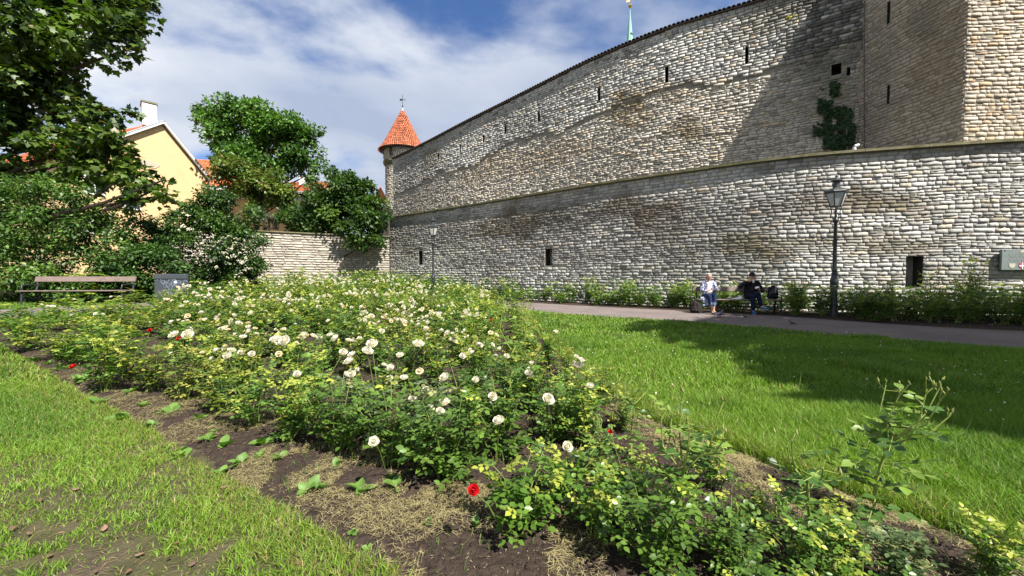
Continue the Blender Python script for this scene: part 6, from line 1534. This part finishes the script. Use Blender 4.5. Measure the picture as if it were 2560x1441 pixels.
# pale chips of mulch on the soil
n = 14000; x = g.uniform(-5, 2.5, n); y = 1.0 + 4.0 * g.random(n); kp = poly_sd(x, y, BED) > .02; x, y = x[kp], y[kp]
V, Q, C = straw(len(x), x, y, (.006, .026), .0045, .006, ((0.07, 0.045, 0.03), (0.36, 0.28, 0.17)), None)
o = link('mulch_chips', np_mesh('mulch_chips', V, [Q], M['straw'], C)); props(o, 'pale chips of mulch on the dark soil', 'mulch', kind='stuff')
# soil crumbs
n = 26000; x = g.uniform(-4, 2.5, n); y = 1.0 + 3.0 * g.random(n); kp = poly_sd(x, y, BED) > .02; x, y = x[kp], y[kp]; n = len(x)
ov = np.array([(1, 0, -.4), (-.5, .87, -.4), (-.5, -.87, -.4), (0, 0, .9)], float); of = np.array([(0, 1, 3), (1, 2, 3), (2, 0, 3)])
rr = np.abs(g.normal(.003, .005, n)) + .002; V = np.stack([x, y, soil_z(x, y) + rr * .4], 1)[:, None] + ov[None] * rr[:, None, None] * g.uniform(.6, 1.3, (n, 4, 1))
o = link('soil_crumbs', np_mesh('soil_crumbs', V.reshape(-1, 3), [(of[None] + (np.arange(n) * 4)[:, None, None]).reshape(-1, 3)], M['soil'])); props(o, 'crumbs of dark soil in the bed', 'soil', kind='stuff')

n = 9000; x = g.uniform(-4.5, -.2, n); y = 1.25 + 2.2 * g.random(n); kp = (poly_sd(x, y, BED) < -.05) & (g.random(n) < .15 + .8 * bare_mask(x, y)); x, y = x[kp], y[kp]
V, Q, C = straw(len(x), x, y, (.02, .08), .0024, .012, ((0.16, 0.12, 0.06), (0.36, 0.29, 0.13)), None); V[:, 2] += .012
o = link('loose_dry_blades', np_mesh('loose_dry_blades', V, [Q], M['straw'], C)); props(o, 'loose dry grass blades on the worn lawn', 'straw', kind='stuff')
# fallen dry leaves on the worn lawn
DL = [(640, 1390), (600, 1430), (480, 1420), (440, 1370), (350, 1395), (240, 1440), (120, 1400), (70, 1345), (30, 1330), (200, 1240), (190, 1230), (100, 1260), (45, 1262), (150, 1345), (290, 1350), (420, 1408), (560, 1225), (20, 1375), (320, 1440), (700, 1310), (690, 1270), (745, 1420), (260, 1330), (380, 1300)]
lm = []
for v_ in range(6):
    a = np.random.default_rng(60 + v_); V = []; n = 5; bend = a.uniform(.3, .9) * (1 if v_ % 2 else -.4); tw = a.normal(0, .5)
    for i, (t, w) in enumerate(((0, .02), (.22, .24), (.5, .34), (.78, .22), (1., .02))):
        for u in (-1, -.4, .4, 1):
            V.append(((t - .5), u * w * a.uniform(.7, 1.2), bend * (abs(u) ** 2) * w + .22 * (t - .5) ** 2 * bend + tw * u * w * (t - .5) + a.normal(0, .015)))
    F_ = [(i * 4 + j, i * 4 + j + 1, i * 4 + 5 + j, i * 4 + 4 + j) for i in range(4) for j in range(3)]
    lm.append(np_mesh('dry_leaf', np.array(V), [np.array(F_)], material('dry_leaf', [(0.16, 0.085, 0.045), (0.21, 0.13, 0.075), (0.12, 0.07, 0.045)][v_ % 3], .8, var=.35, vscale=60, trans=.15, tcol=(1, .8, .5)), smooth=True))
for i, (px_, py_) in enumerate(DL):
    p = ground(px_, py_); o = link('dry_leaf', lm[i % 6], None, loc=(p[0], p[1], float(gz(p[0], p[1])) + .022), rot=(float(g.normal(0, .25)), float(g.normal(0, .25)), float(g.uniform(0, 6.3))), scale=float(g.uniform(.022, .042)))
    props(o, 'curled brown fallen leaf lying on the worn lawn', 'leaf', 'fallen leaves on the lawn')
